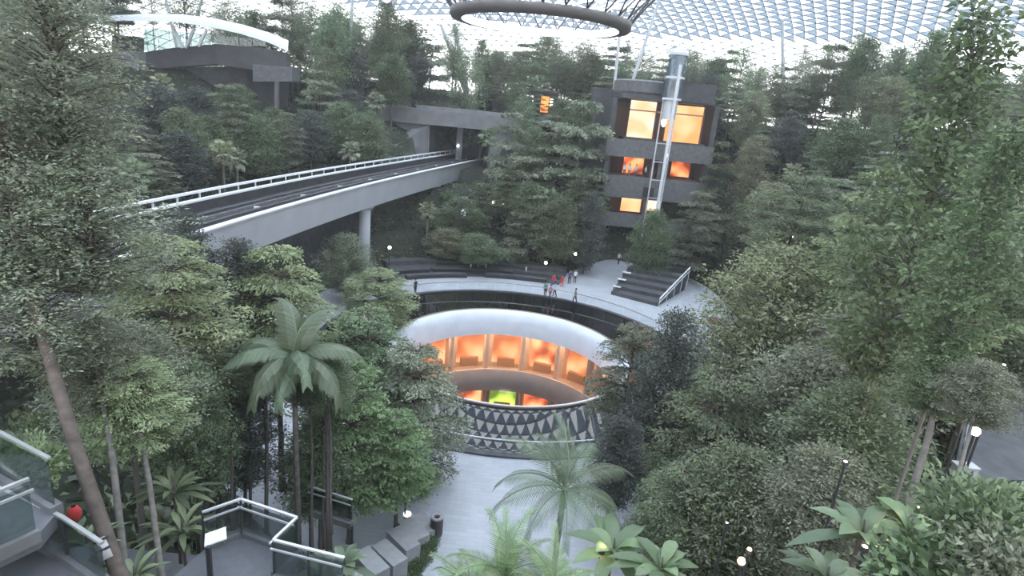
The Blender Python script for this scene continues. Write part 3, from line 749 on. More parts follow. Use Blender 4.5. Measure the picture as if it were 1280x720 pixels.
# far and middle distance crowns
cp_ = crown_proto
cp_('layer_a', 1, 'tier', 1.35, 60, 150, 0.30, 0.12, 0.10, 0.10, 0.12, 0.050, LF['grey'], barkgrey, 0.75, 8)
cp_('layer_b', 2, 'cone', 1.6, 66, 140, 0.30, 0.12, 0.10, 0.05, 0.18, 0.050, LF['mid'], bark, 0.75, 9)
cp_('layer_c', 3, 'oval', 1.2, 60, 160, 0.28, 0.12, 0.12, 0.25, 0.10, 0.055, LF['grey'], barkgrey, 0.7, 6)
cp_('fluff_a', 4, 'dome', 1.0, 90, 110, 0.26, 0.11, 0.5, 0.8, 0.05, 0.045, LF['mid'], bark, 0.5, 0, 6.0, 0.035)
cp_('fluff_b', 5, 'oval', 1.3, 90, 110, 0.26, 0.11, 0.5, 0.8, 0.05, 0.045, LF['olive'], barkgrey, 0.5, 0, 6.0, 0.035)
cp_('bushy_a', 6, 'oval', 1.5, 90, 120, 0.24, 0.13, 0.6, 0.6, 0.05, 0.04, LF['dark'], bark, 0.5, 0, 6.0, 0.04)
cp_('bushy_b', 7, 'dome', 1.1, 90, 120, 0.26, 0.13, 0.6, 0.6, 0.05, 0.04, LF['deep'], bark, 0.5, 0, 6.0, 0.04)
cp_('airy_a', 8, 'oval', 1.5, 55, 90, 0.28, 0.11, 0.4, 0.9, 0.0, 0.05, LF['mid'], barkgrey, 0.55, 0, 6.0, 0.05)
cp_('airy_b', 9, 'column', 2.2, 70, 75, 0.28, 0.12, 0.4, 0.7, 0.0, 0.05, LF['grey'], barkgrey, 0.55, 0, 6.0, 0.05)
# nearer crowns with finer leaves
cp_('n_feather', 11, 'dome', 0.95, 230, 120, 0.18, 0.07, 0.3, 0.75, 0.10, 0.035, LF['light'], barkgrey, 0.6, 0, 7.0, 0.026)
cp_('n_layer', 12, 'tier', 1.0, 110, 190, 0.16, 0.075, 0.09, 0.15, 0.14, 0.045, LF['light'], bark, 0.75, 7)
cp_('n_layer_mid', 13, 'oval', 1.05, 120, 190, 0.16, 0.075, 0.10, 0.2, 0.14, 0.045, LF['mid'], bark, 0.72, 7)
cp_('n_layer_grey', 23, 'oval', 1.05, 120, 170, 0.16, 0.075, 0.10, 0.2, 0.14, 0.045, LF['grey'], bark, 0.72, 7)
cp_('n_grey', 14, 'oval', 1.15, 190, 105, 0.17, 0.075, 0.35, 0.5, 0.12, 0.04, LF['grey'], barkgrey, 0.6, 0, 6.0, 0.03)
cp_('n_dark', 15, 'oval', 1.9, 190, 100, 0.17, 0.09, 0.5, 0.5, 0.08, 0.035, LF['dark'], bark, 0.5, 0, 5.0, 0.035)
cp_('n_bright', 16, 'tier', 1.15, 120, 150, 0.16, 0.085, 0.14, 0.3, 0.12, 0.04, LF['bright'], bark, 0.65, 6, 5.0)
cp_('n_open', 17, 'oval', 1.35, 130, 120, 0.19, 0.075, 0.22, 0.55, 0.16, 0.045, LF['grey'], bark, 0.6, 0, 6.0, 0.032)
cp_('n_column', 18, 'column', 2.3, 135, 58, 0.24, 0.105, 0.5, 0.5, 0.05, 0.05, LF['deep'], barkgrey, 0.45, 0, 4.0, 0.045)
cp_('n_mid', 19, 'dome', 1.1, 170, 110, 0.16, 0.07, 0.35, 0.6, 0.1, 0.04, LF['mid'], barkgrey, 0.6, 0, 5.0, 0.032)

# ---- palms
def frond_mesh(name, length, nleaf, leafL, leafW, arch, droopl, material, seed, solid=0.0):
    """feather frond: a midrib arching out along +x with leaflets down both sides"""
    g = np.random.default_rng(seed); n = nleaf
    u = np.linspace(0.08, 1, n)
    th = np.linspace(arch[0], arch[1], 40); ds = length / 40
    px_ = np.r_[0, np.cumsum(np.cos(th) * ds)]; pz_ = np.r_[0, np.cumsum(np.sin(th) * ds)]
    uu_ = np.linspace(0, 1, 41)
    V = []; Fc = []; T = []
    for s in (-1, 1):
        for i, a in enumerate(u):
            x, z = np.interp(a, uu_, px_), np.interp(a, uu_, pz_); tx = np.interp(a, np.linspace(0, 1, 40), th)
            Lf = leafL * math.sin(min(1, a * 1.15 + 0.12) * PI * 0.92 + 0.1) ** 0.6 * g.uniform(0.9, 1.1)
            fw = 0.55 + 0.35 * a
            d = np.array([math.cos(tx) * fw, s * 1.0, math.sin(tx) * fw + 0.15]); d /= np.linalg.norm(d)
            w = leafW; o = len(V); b0 = np.array([x, 0, z]); tang = np.array([math.cos(tx), 0, math.sin(tx)])
            mid = b0 + d * Lf * 0.5 + np.array([0, 0, -droopl * Lf * 0.18]); tip = b0 + d * Lf + np.array([0, 0, -droopl * Lf * 0.75])
            V += [b0 - tang * w * 0.35, b0 + tang * w * 0.35, mid + tang * w * 0.5, mid - tang * w * 0.5, tip]
            Fc += [(o, o + 1, o + 2, o + 3), (o + 3, o + 2, o + 4, o + 4)]; tt = g.random() * 0.6 + 0.2; T += [tt] * 5
    me = bpy.data.meshes.new(name)
    Fc2 = [f if f[2] != f[3] else f[:3] for f in Fc]
    me.from_pydata([tuple(v) for v in V], [], Fc2)
    a = me.attributes.new('tint', 'FLOAT', 'POINT'); a.data.foreach_set('value', np.array(T, np.float32))
    me.materials.append(material)
    ribs = MB().tube([(px_[i], 0, pz_[i]) for i in range(0, 41, 4)], list(np.linspace(0.035, 0.008, 11)), 5).mesh(name + '_rib', LF['palm'])
    at_ = ribs.attributes.new('tint', 'FLOAT', 'POINT'); at_.data.foreach_set('value', np.full(len(ribs.vertices), 0.9, np.float32))
    return me, ribs
def feather_palm(crown, base_z, fronds, label, trunk_r, fr, group=None, name='feather_palm', shaft=None):
    """crown: position of the crown's heart; fronds: list of (azimuth deg, tilt deg, scale, roll)"""
    t = thing(name, label, 'palm', (crown[0], crown[1], base_z), group)
    h = crown[2] - base_z
    MB().tube([(0, 0, 0), (0.03, 0, h * 0.3), (-0.02, 0.03, h * 0.7), (0, 0, h)], [trunk_r * 1.25, trunk_r, trunk_r * 0.9, trunk_r * 0.8], 10).build('trunk', barkgrey, t, True)
    if shaft:
        sh = MB().tube([(0, 0, h - shaft), (0, 0, h - shaft * 0.4), (0, 0, h + 0.1)], [trunk_r * 1.0, trunk_r * 1.15, trunk_r * 0.6], 10).build('crown_shaft', mat('palm_shaft', (0.12, 0.2, 0.09), 0.5), t, True)
    for i, (az, tilt, sc, roll) in enumerate(fronds):
        me, rb = fr[i % len(fr)]
        f = link('frond', me, t); r_ = link('midrib', rb, f)
        f.location = (0, 0, h); f.scale = (sc,) * 3
        f.rotation_mode = 'XYZ'
        M_ = Matrix.Rotation(math.radians(az), 4, 'Z') @ Matrix.Rotation(math.radians(-tilt), 4, 'Y') @ Matrix.Rotation(math.radians(roll), 4, 'X')
        f.rotation_euler = M_.to_euler()
    return t
broad = [frond_mesh('broad_frond', 3.1, 80, 0.78, 0.085, (0.6, -1.25), 0.95, LF['palm'], 1), frond_mesh('broad_frond', 3.0, 80, 0.75, 0.085, (0.4, -1.5), 1.05, LF['palm'], 2)]
fine = [frond_mesh('fine_frond', 2.7, 52, 0.66, 0.032, (0.5, -1.1), 0.8, LF['palm'], 3), frond_mesh('fine_frond', 2.5, 50, 0.6, 0.032, (0.4, -1.4), 0.9, LF['palm'], 4)]
fresh = [frond_mesh('fresh_frond', 2.0, 38, 0.48, 0.036, (0.75, -0.7), 0.35, LF['bright'], 5), frond_mesh('fresh_frond', 1.9, 36, 0.46, 0.036, (0.6, -1.0), 0.45, LF['bright'], 6)]

def fan_leaf(name, material, seed, rad=0.75, n=18):
    g = np.random.default_rng(seed); V = []; Fc = []; T = []
    stem = 0.9
    for i in range(n):
        a = -2.2 + 4.4 * i / (n - 1); L_ = rad * (0.75 + 0.25 * math.cos(a)) * g.uniform(0.92, 1.05)
        d = np.array([math.cos(a), math.sin(a), 0.0]); s = np.array([-d[1], d[0], 0]); o = len(V); b0 = np.array([stem, 0, 0])
        V += [b0, b0 + d * L_ * 0.55 + s * 0.07 + np.array([0, 0, 0.05]), b0 + d * L_ + np.array([0, 0, -0.3 * L_]), b0 + d * L_ * 0.55 - s * 0.07 + np.array([0, 0, 0.05])]
        Fc.append((o, o + 1, o + 2, o + 3)); T += [g.random()] * 4
    o = len(V); V += [np.array([0, -0.02, 0]), np.array([0, 0.02, 0]), np.array([stem, 0.015, 0]), np.array([stem, -0.015, 0])]; Fc.append((o, o + 1, o + 2, o + 3)); T += [0.5] * 4
    return np_mesh(name, np.array(V), np.array(Fc), material, np.array(T))
FAN = [fan_leaf('fan_leaf', LF['olive'], 1), fan_leaf('fan_leaf', LF['mid'], 2), fan_leaf('fan_leaf', LF['grey'], 3)]
def fan_palm(base, height, size, label, group=None, v=0):
    t = thing('fan_palm', label, 'palm', base, group)
    MB().tube([(0, 0, 0), (0.05, 0, height * 0.5), (0, 0, height)], [0.17, 0.13, 0.15], 8).build('trunk', barkgrey, t, True)
    MB().tube([(0, 0, height - 0.9), (0, 0, height - 0.3), (0, 0, height + 0.1)], [0.2, 0.32, 0.12], 9).build('dead_leaf_skirt', bark, t, True)
    for k in range(22):
        f = link('fan_leaf', FAN[v], t); el = 75 - 125 * (k / 21) ** 0.9 + R.uniform(-8, 8)
        f.location = (0, 0, height); sc = size * R.uniform(0.85, 1.15); f.scale = (sc,) * 3
        M_ = Matrix.Rotation(k * 2.39996, 4, 'Z') @ Matrix.Rotation(math.radians(-el), 4, 'Y') @ Matrix.Rotation(R.uniform(-0.3, 0.3), 4, 'X')
        f.rotation_euler = M_.to_euler()
    return t

# ---- shrubs and undergrowth
def bush_proto(name, seed, n, L_, W_, h, r_, material, mode):
    g = np.random.default_rng(seed)
    if mode == 'bush':
        d = g.normal(0, 1, (n, 3)); d[:, 2] = np.abs(d[:, 2]); d /= np.linalg.norm(d, axis=1)[:, None]
        rr_ = g.uniform(0.45, 1.0, n)[:, None] * (1 + 0.25 * np.sin(d[:, :1] * 6 + seed) * np.cos(d[:, 1:2] * 5))
        P_ = d * rr_ * np.array([r_, r_, h]); D_ = d + g.normal(0, 0.6, (n, 3)); N_ = g.normal(0, 0.5, (n, 3)); N_[:, 2] += 0.6
        return leaves_mesh(name, P_, D_, N_, L_ * g.uniform(0.6, 1.3, n), W_ * g.uniform(0.7, 1.2, n), g.random(n), material)
    if mode == 'rosette':
        Vs = []; Fs = []; T = []; o = 0
        for k in range(n):
            az = k * 2.4 + g.normal(0, .2); el = g.uniform(0.35, 1.25); Lk = L_ * g.uniform(0.7, 1.15); m_ = 6
            u = np.linspace(0, 1, m_); rad = np.array([math.cos(az), math.sin(az)]); side = np.array([-rad[1], rad[0], 0])
            hor = Lk * (u * math.cos(el) + 0.25 * u ** 2); ver = Lk * (u * math.sin(el) - 0.55 * u ** 2)
            w = W_ * np.interp(u, [0, 0.15, 0.5, 0.8, 1], [0.15, 0.3, 1.0, 0.75, 0.03])
            c = np.stack([rad[0] * hor, rad[1] * hor, ver + 0.05], 1)
            V = np.stack([c - side * w[:, None] / 2 + np.array([0, 0, 1.0]) * w[:, None] * 0.15, c, c + side * w[:, None] / 2 + np.array([0, 0, 1.0]) * w[:, None] * 0.15], 1).reshape(-1, 3)
            i = np.arange(m_ - 1)[:, None] * 3; q = np.array([[0, 1, 4, 3], [1, 2, 5, 4]])
            Fs.append((i[:, :, None] + q[None]).reshape(-1, 4) + o); Vs.append(V); o += len(V); T += [g.random()] * len(V)
        return np_mesh(name, np.concatenate(Vs), np.concatenate(Fs), material, np.array(T), True)
BUSH = {'bush_mid': bush_proto('bush', 1, 1500, 0.16, 0.08, 0.9, 0.9, LF['mid'], 'bush'), 'bush_deep': bush_proto('bush', 2, 1500, 0.16, 0.08, 0.8, 0.9, LF['deep'], 'bush'),
        'bush_light': bush_proto('bush', 3, 1500, 0.15, 0.07, 0.8, 0.9, LF['light'], 'bush'), 'bush_grey': bush_proto('bush', 4, 1500, 0.15, 0.07, 0.9, 0.9, LF['grey'], 'bush'),
        'fern': bush_proto('fern', 5, 22, 1.1, 0.16, 1, 1, LF['mid'], 'rosette'), 'bigleaf': bush_proto('bigleaf', 6, 14, 1.3, 0.42, 1, 1, LF['deep'], 'rosette'),
        'bigleaf_l': bush_proto('bigleaf', 7, 14, 1.2, 0.36, 1, 1, LF['palm'], 'rosette')}
STEM = MB().tube([(0, 0, -0.1), (0.02, 0, 0.25), (0, 0.02, 0.5)], [0.04, 0.03, 0.015], 6).mesh('stem', bark)
def shrub(kind, base, sc, label, group=None, name='shrub', cat='shrub', zs=1.0):
    t = thing(name, label, cat, base, group)
    f = link('foliage', BUSH[kind], t); f.scale = (sc, sc, sc * zs); f.rotation_euler = (0, 0, R.uniform(0, 6.28)); f['kind'] = 'stuff'
    s = link('stem', STEM, t); s.scale = (sc, sc, sc)
    return t

# ------------------------------------------------------------------ hero trees, placed from the photograph
def hero(proto, px, py, t, w, h, label, name='forest_tree', group=None, fixed=None, lean_px=None):
    """crown top seen at pixel (px, py), depth t along the view; w, h crown size in pixels there"""
    T = att(px, py, t); k = t / F
    cw = w * k; chh = h * k * 1.08
    g = gz(T[0], T[1]); total = T[2] - g
    total = max(1.0, min(total, float(roof_z(math.hypot(T[0], T[1]) + cw * 0.5)) - 0.8 - g))
    chh = min(chh, total - 0.1)
    return tree(proto, (T[0], T[1], g - 0.05), chh, cw, total, label, 'tree', group, name)
hero('n_feather', 988, 305, 38, 235, 215, 'broad pale green feathery tree beside the plaza below the dark slope')
hero('n_layer', 345, 296, 27, 170, 190, 'yellow-green tree of feathery tiers behind the broad fronded palm')
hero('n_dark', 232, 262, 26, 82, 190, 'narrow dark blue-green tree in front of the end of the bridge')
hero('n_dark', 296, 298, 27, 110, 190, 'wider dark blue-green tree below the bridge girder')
hero('n_layer', 205, 285, 20, 210, 190, 'light green tiered tree beside the leaning brown trunk')
hero('n_mid', 236, 450, 19, 110, 170, 'leafy green tree with pale new leaves left of the palm fronds'.replace(' left of', ' next to'))
hero('n_grey', 150, 400, 17, 190, 160, 'grey-green tree spreading under the light tiered tree')
hero('n_layer_mid', 455, 378, 31, 180, 190, 'mid green tiered tree at the pool edge beside the palm')
hero('n_layer_grey', 520, 420, 30, 150, 230, 'grey-green tiered tree reaching over the edge of the pool')
hero('n_bright', 440, 445, 25, 150, 180, 'fresh green tree with several thin trunks by the plaza')
hero('n_bright', 500, 510, 26, 110, 110, 'small fresh green tree overhanging the plaza paving')
hero('n_mid', 400, 520, 24, 120, 120, 'green tree crown below the broad fronded palm')
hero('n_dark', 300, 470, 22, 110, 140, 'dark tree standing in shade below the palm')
hero('n_layer', 475, 333, 52, 110, 65, 'small pale green tree at the rim of the pool below the bridge pier')
hero('n_grey', 434, 292, 58, 78, 70, 'small blue-grey tree beside the bridge pier')
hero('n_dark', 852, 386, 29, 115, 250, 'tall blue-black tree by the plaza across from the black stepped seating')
hero('n_layer_grey', 800, 396, 32, 115, 150, 'olive tree hanging over the pool beside the blue-black tree')
hero('n_layer_mid', 908, 455, 26, 180, 220, 'green tiered tree in front of the broad feathery tree')
hero('n_grey', 1010, 440, 26, 210, 230, 'grey-green fine leaved tree below the broad feathery tree')
hero('n_grey', 1100, 370, 24, 220, 270, 'silvery grey-green tree next to the tall glossy leaved tree')
hero('n_layer', 1130, 195, 34, 170, 200, 'yellow-green tree of drooping sprays behind the tall glossy leaved tree')
hero('n_mid', 930, 560, 21, 180, 170, 'green tree over the lamp lit walkway')
hero('n_layer_mid', 860, 575, 22, 130, 150, 'low tiered tree beside the wispy palm')
hero('n_grey', 1040, 560, 19, 180, 170, 'dim grey-green tree above the ginger plants')
hero('n_mid', 1080, 480, 21, 190, 160, 'dense green tree between the two leaning trunks')
hero('n_dark', 780, 520, 26, 80, 120, 'dark bushy tree at the plaza edge behind the wispy palm')
hero('n_layer_mid', 1010, 210, 50, 130, 130, 'tiered green tree on the slope above the broad feathery tree')
hero('layer_a', 640, 132, 80, 66, 130, 'grey-green tiered tree beside the tunnel mouth')
hero('layer_c', 735, 115, 78, 90, 150, 'wide tiered tree beside the orange lit terraces')
hero('layer_a', 692, 145, 82, 84, 120, 'broad grey-green tiered tree below the lit kiosk')
hero('layer_c', 655, 188, 79, 84, 110, 'grey-green spreading tree behind the twin globe lamps')
hero('layer_b', 728, 205, 76, 72, 110, 'conical green tree above the group of people')
hero('fluff_a', 700, 248, 74, 62, 66, 'round green tree behind the bench end')
hero('layer_a', 668, 238, 75, 70, 80, 'low grey-green tiered tree behind the tall white post')
hero('bushy_a', 742, 240, 75, 46, 90, 'dark bushy tree beside the ground passage')
hero('layer_b', 905, 170, 80, 66, 120, 'conical green tree at the corner of the terrace building')
hero('layer_a', 880, 235, 76, 70, 90, 'grey-green tiered tree over the dark stone stair')
hero('fluff_b', 560, 285, 74, 60, 34, 'low olive round tree on the terrace under the bridge')
hero('fluff_a', 600, 292, 73, 66, 32, 'low green round tree on the terrace behind the curved benches')
for (px_, py_, y_, lab_) in ((612, 168, 42, 'fan palm at the end of the skytrain bridge'), (648, 196, 40, 'fan palm between the tunnel mouth and the terrace building'), (845, 300, 36, 'fan palm beside the dark stone stair')):
    T_ = aty(px_, py_, y_); g_ = gz(T_[0], T_[1]); fan_palm((T_[0], T_[1], g_ - 0.1), max(T_[2] - g_ - 0.5, 2.0), 1.15, lab_, None, 1)
hero('bushy_b', 820, 262, 74, 60, 80, 'dense green tree at the foot of the terrace building')
hero('n_column', 1232, 0, 17, 185, 470, 'tall tree with glossy deep green leaves and a pointed top')
hero('n_column', 1275, 150, 14, 130, 300, 'green tree growing behind the tall glossy leaved tree')

SKY = [(285, -5), (318, 12), (352, -8), (388, 2), (415, 20), (448, 12), (480, 28), (512, 25), (540, 48), (585, 66), (622, 62), (662, 66), (702, 68), (742, 66), (776, 52), (868, 68), (893, 72), (918, 58), (950, 84), (1002, 105), (1048, 48), (1082, 34), (1128, 58), (1172, 36)]
for i, (px, py) in enumerate(SKY):
    k_ = ['airy_a', 'bushy_b', 'layer_c', 'airy_a', 'fluff_a', 'layer_b'][i % 6]
    hero(k_, px, py, (84 if i < 5 or i > 18 else 98) + (i * 7) % 9, 52 + (i * 11) % 16, 78 + (i * 13) % 30, {'airy_a': 'open crowned tree', 'bushy_b': 'dense deep green tree', 'layer_c': 'spreading grey-green tree', 'fluff_a': 'round green tree', 'layer_b': 'conical green tree'}[k_] + ' on the skyline against the glass roof', 'forest_tree', {'airy_a': 'open', 'bushy_b': 'dense', 'layer_c': 'spreading', 'fluff_a': 'round', 'layer_b': 'conical'}[k_] + ' skyline trees')
# the big leaning tree on the camera side, its trunk wrapped with a pale band
lt = att(152, 728, 12.6); lm_ = att(95, 560, 13.0); lh = att(28, 335, 13.6); lx = att(-10, 60, 14.5)
lb = lt + (lt - lm_) * 0.9
t = thing('leaning_tree', 'tall leaning tree with a bare brown trunk wrapped in a pale band', 'tree', tuple(lb))
lo_ = lambda q: tuple(np.array(q) - lb)
MB().tube([lo_(lb), lo_(lt), lo_(lm_), lo_(lh), lo_(lx)], [0.19, 0.165, 0.14, 0.12, 0.06], 12).build('trunk', mat('bark_brown', (0.125, 0.10, 0.085), 0.9, 0.3, 5, bump=0.5), t, True)
q1 = att(127, 672, 12.7); q2 = att(137, 697, 12.65)
MB().tube([lo_(q1), lo_(q2)], [0.178, 0.182], 12).build('trunk_band', mat('pale_wrap', (0.55, 0.54, 0.54), 0.8), t, True)
for (pa, pb) in (((127, 672), (128.5, 675)), ((132, 683), (133.5, 686))):
    MB().tube([lo_(att(*pa, 12.68)), lo_(att(*pb, 12.68))], 0.188, 12).build('strap', darkmetal, t, True)
P = PROTO['n_open']
for (px, py, tt_, w, h) in ((50, -50, 14.0, 220, 250), (-20, 110, 13.2, 210, 260), (95, 180, 14.2, 220, 190), (20, 300, 13.4, 200, 170)):
    T_ = att(px, py, tt_); kx = tt_ / F
    for nm, key in (('foliage', 'fol'), ('branches', 'br')):
        o = link(nm, P[key], t); o['kind'] = 'stuff'
        o.location = lo_(T_ - np.array([0, 0, h * kx])); o.scale = (w * kx / P['W'],) * 2 + (h * kx / P['H'],); o.rotation_euler = (0, 0, R.uniform(0, 6))
# bare poles of trunks that lean in front, with small crowns
def pole_tree(p0, p1, t0, t1, r_, label, proto=None, w=0, h=0, bk=barkgrey):
    a = att(*p0, t0); b = att(*p1, t1); t = thing('slender_tree', label, 'tree', tuple(a))
    f = lambda q: tuple(np.array(q) - a)
    mid = (a + b) / 2 + np.array([0.08, 0, 0])
    MB().tube([f(a - (b - a) * 0.25), f(a), f(mid), f(b)], [r_ * 1.2, r_, r_ * 0.9, r_ * 0.6], 9).build('trunk', bk, t, True)
    if proto:
        P = PROTO[proto]; kx = t1 / F
        for nm, key in (('foliage', 'fol'), ('branches', 'br')):
            o = link(nm, P[key], t); o['kind'] = 'stuff'; o.location = f(b - np.array([0, 0, h * kx * 0.5])); o.scale = (w * kx / P['W'],) * 2 + (h * kx / P['H'],)
    return t
pole_tree((155, 700), (120, 455), 14, 15.5, 0.085, 'slender grey trunk beside the leaning wrapped trunk', 'n_grey', 130, 120)
pole_tree((200, 705), (165, 495), 14.5, 16, 0.075, 'slender grey trunk with pale green leaves above the dark steps', 'n_layer', 150, 110)
pole_tree((1140, 615), (1175, 470), 15, 15.5, 0.09, 'leaning grey trunk below the tall glossy leaved tree', 'n_mid', 110, 90)
pole_tree((1165, 685), (1225, 490), 13, 14, 0.05, 'thin pale trunk leaning beside the round lamp', 'n_grey', 110, 80)
darkbark = mat('bark_dark', (0.05, 0.043, 0.038), 0.9, 0.3, 6.0, bump=0.4)
for k in range(17):
    px = R.uniform(240, 410); tt_ = R.uniform(19, 24)
    pole_tree((px + 4, R.uniform(625, 660)), (px, R.uniform(455, 505)), tt_, tt_ + 2.5, 0.05, 'thin dark trunk in the grove between the broad fronded palm and the plaza', R.choice(['n_mid', 'n_dark', 'n_layer_mid']), 70, 55, darkbark)['group'] = 'grove of thin trunks'

# palms near the camera
pc = att(368, 447, 21)
feather_palm(pc, gz(pc[0], pc[1]) - 0.1, [(118, 58, 0.95, 20), (62, 74, 0.85, -10), (20, 10, 0.95, 0), (168, 25, 0.95, 0), (205, 8, 0.95, 10), (255, 10, 0.95, 0), (300, 20, 0.9, 0), (335, 5, 1.0, -10), (275, -10, 0.8, 0), (90, 30, 0.8, 0)],
             'palm with broad arching fronds standing before the pale tiered tree', 0.11, broad, shaft=0.9)
pc = att(706, 612, 20)
feather_palm(pc, gz(pc[0], pc[1]) - 0.1, [(100, 70, 1.05, 10), (60, 45, 1.1, 0), (25, 20, 1.1, 0), (0, 5, 1.0, 0), (150, 40, 1.1, 0), (175, 22, 1.1, 0), (200, 5, 1.1, 0), (230, 0, 1.0, 0), (270, -5, 0.9, 0), (310, 0, 1.0, 0), (340, -8, 1.0, 0), (125, 60, 1.0, 0)],
             'wispy palm with fine drooping fronds in front of the plaza', 0.12, fine, shaft=0.7)
for (px, py, tt_, nm) in ((630, 722, 13.5, 'fresh bright green palm clump below the wispy palm'), (590, 752, 14.5, 'small bright green palm beside the plaza path'), (690, 752, 13, 'low bright palm clump in front of the wispy palm')):
    pc = att(px, py, tt_); g_ = min(gz(pc[0], pc[1]), pc[2] - 1.0)
    feather_palm(pc, g_ - 0.1, [(a * 26 + R.uniform(-10, 10), R.uniform(0, 65), R.uniform(0.6, 0.9), 0) for a in range(14)], nm, 0.07, fresh, name='clump_palm')

# big leaved plants near the camera
def plant_px(kind, px, py, t, sc, label, name='leafy_plant', group=None):
    T = att(px, py, t); g = gz(T[0], T[1]); z = T[2] - 0.7 * sc
    o = shrub(kind, (T[0], T[1], z), sc, label, group, name, 'plant')
    if z - g > 0.2:
        MB().tube([(0, 0, g - z - 0.05), (0.03, 0.02, (g - z) / 2), (0, 0, 0.1)], [0.06, 0.05, 0.04], 7).build('cane', bark, o, True)
    return o
plant_px('bigleaf_l', 1085, 640, 12, 1.0, 'ginger plant with long green leaves lit by amber lamps')
plant_px('bigleaf', 1145, 640, 12, 0.9, 'ginger plant with drooping leaves beside the leaning trunk')
plant_px('bigleaf_l', 1040, 700, 11, 0.8, 'pale leaved plant at the edge of the walkway')
plant_px('bush_mid', 1240, 620, 10, 1.1, 'glossy leaved bush under the tall pointed tree')
plant_px('bush_deep', 1200, 700, 9.5, 1.3, 'dense bush with deep green leaves below the glossy leaved bush')
plant_px('bush_grey', 1270, 690, 9, 1.0, 'grey-green bush in the corner of the planted slope')
plant_px('bigleaf', 770, 665, 16, 1.1, 'large leaved plant beside the wispy palm')
plant_px('bigleaf', 830, 690, 15, 0.9, 'large leaved plant near the small amber lamp')
plant_px('bigleaf_l', 430, 690, 19, 0.9, 'pale tipped plant beside the glass railed deck')
plant_px('bigleaf', 400, 700, 18.5, 0.9, 'dark leaved plant beside the glass railed deck')
plant_px('fern', 225, 640, 16, 1.1, 'pale green fern above the dark steps')
plant_px('fern', 215, 590, 17, 1.2, 'pale green tree fern under the slender trunks')
plant_px('fern', 105, 660, 13, 0.8, 'green fern at the foot of the leaning trunk')
plant_px('fern', 165, 700, 13, 0.9, 'green fern between the slender trunks')
plant_px('bush_light', 30, 560, 14, 1.0, 'pale green bush behind the glass balustrade')

# ------------------------------------------------------------------ forest scattered over the terraces
KEEP = [  # image regions that stay open, with the depth of what is seen there
 ([(470, 360), (800, 360), (840, 470), (760, 575), (520, 575), (455, 470)], 999), ([(505, 560), (640, 560), (640, 660), (520, 715)], 999),
 ([(495, 312), (745, 312), (760, 280), (800, 280), (800, 330), (865, 325), (865, 395), (800, 400), (640, 362), (495, 375)], 999),
 ([(150, 262), (400, 205), (600, 180), (602, 215), (470, 270), (330, 320), (255, 335), (150, 300)], 999),
 ([(515, 120), (630, 120), (612, 195), (510, 195)], 99), ([(786, 95), (890, 95), (890, 170), (865, 170), (865, 208), (838, 208), (838, 275), (780, 275), (786, 180)], 86),
 ([(170, 25), (320, 40), (357, 62), (340, 90), (95, 95), (95, 30)], 95), ([(105, 108), (162, 108), (162, 148), (105, 148)], 95), ([(320, 98), (362, 98), (362, 132), (320, 132)], 95),
 ([(395, 275), (600, 222), (600, 310), (500, 315), (420, 300)], 64), ([(820, 55), (842, 55), (842, 170), (820, 170)], 86),
 ([(400, 60), (402, 60), (402, 62)], 99)]
def inside(px, py, poly):
    r_ = False; j = len(poly) - 1
    for i in range(len(poly)):
        xi, yi = poly[i]; xj, yj = poly[j]
        if (yi > py) != (yj > py) and px < (xj - xi) * (py - yi) / (yj - yi) + xi: r_ = not r_
        j = i
    return r_
def blocked(x, y, ztop, ch, cw, shrink=0.8):
    for fz in (0.05, 0.5, 0.92):
        px, py, d = proj((x, y, ztop - ch * fz))
        if d < 4: return True
        hw = cw * 0.5 * shrink * F / d * (0.6 if fz == 0.05 else 1)
        for q in (-1, 0, 1):
            for poly, dep in KEEP:
                if d < dep and inside(px + q * hw, py, poly): return True
    return False
NECORR = NE + nrm * 2.5
def near_bridge(x, y): return np.min(np.hypot(NECORR[:, 0] - x, NECORR[:, 1] - y))
ZONES = [ # angle range, where
 ((95, 140), 'on the terraces above the skytrain tunnel and bridge'), ((140, 200), 'on the slope between the skytrain bridge and the curved canopy'),
 ((70, 95), 'on the terraces behind the oculus and tunnel'), ((38, 70), 'on the slope around the terrace building'),
 ((0, 38), 'on the dark slope beyond the broad feathery tree'), ((-50, 0), 'on the slope below the tall pointed tree'), ((200, 260), 'on the near slope beside the leaning trunk')]
KW = {'layer_a': 'grey-green tiered tree', 'layer_b': 'mid green conical tree', 'layer_c': 'grey-green spreading tree', 'fluff_a': 'round crowned green tree', 'fluff_b': 'olive round crowned tree',
      'bushy_a': 'dark bushy tree', 'bushy_b': 'deep green bushy tree', 'airy_a': 'open crowned green tree', 'airy_b': 'tall slim grey-green tree', 'fan': 'fan palm'}
def zone(a):
    a %= 360
    for (lo2, hi2), nm in ZONES:
        if lo2 <= a < hi2 or lo2 <= a - 360 < hi2: return nm
    return 'on the planted terraces'
placed = []
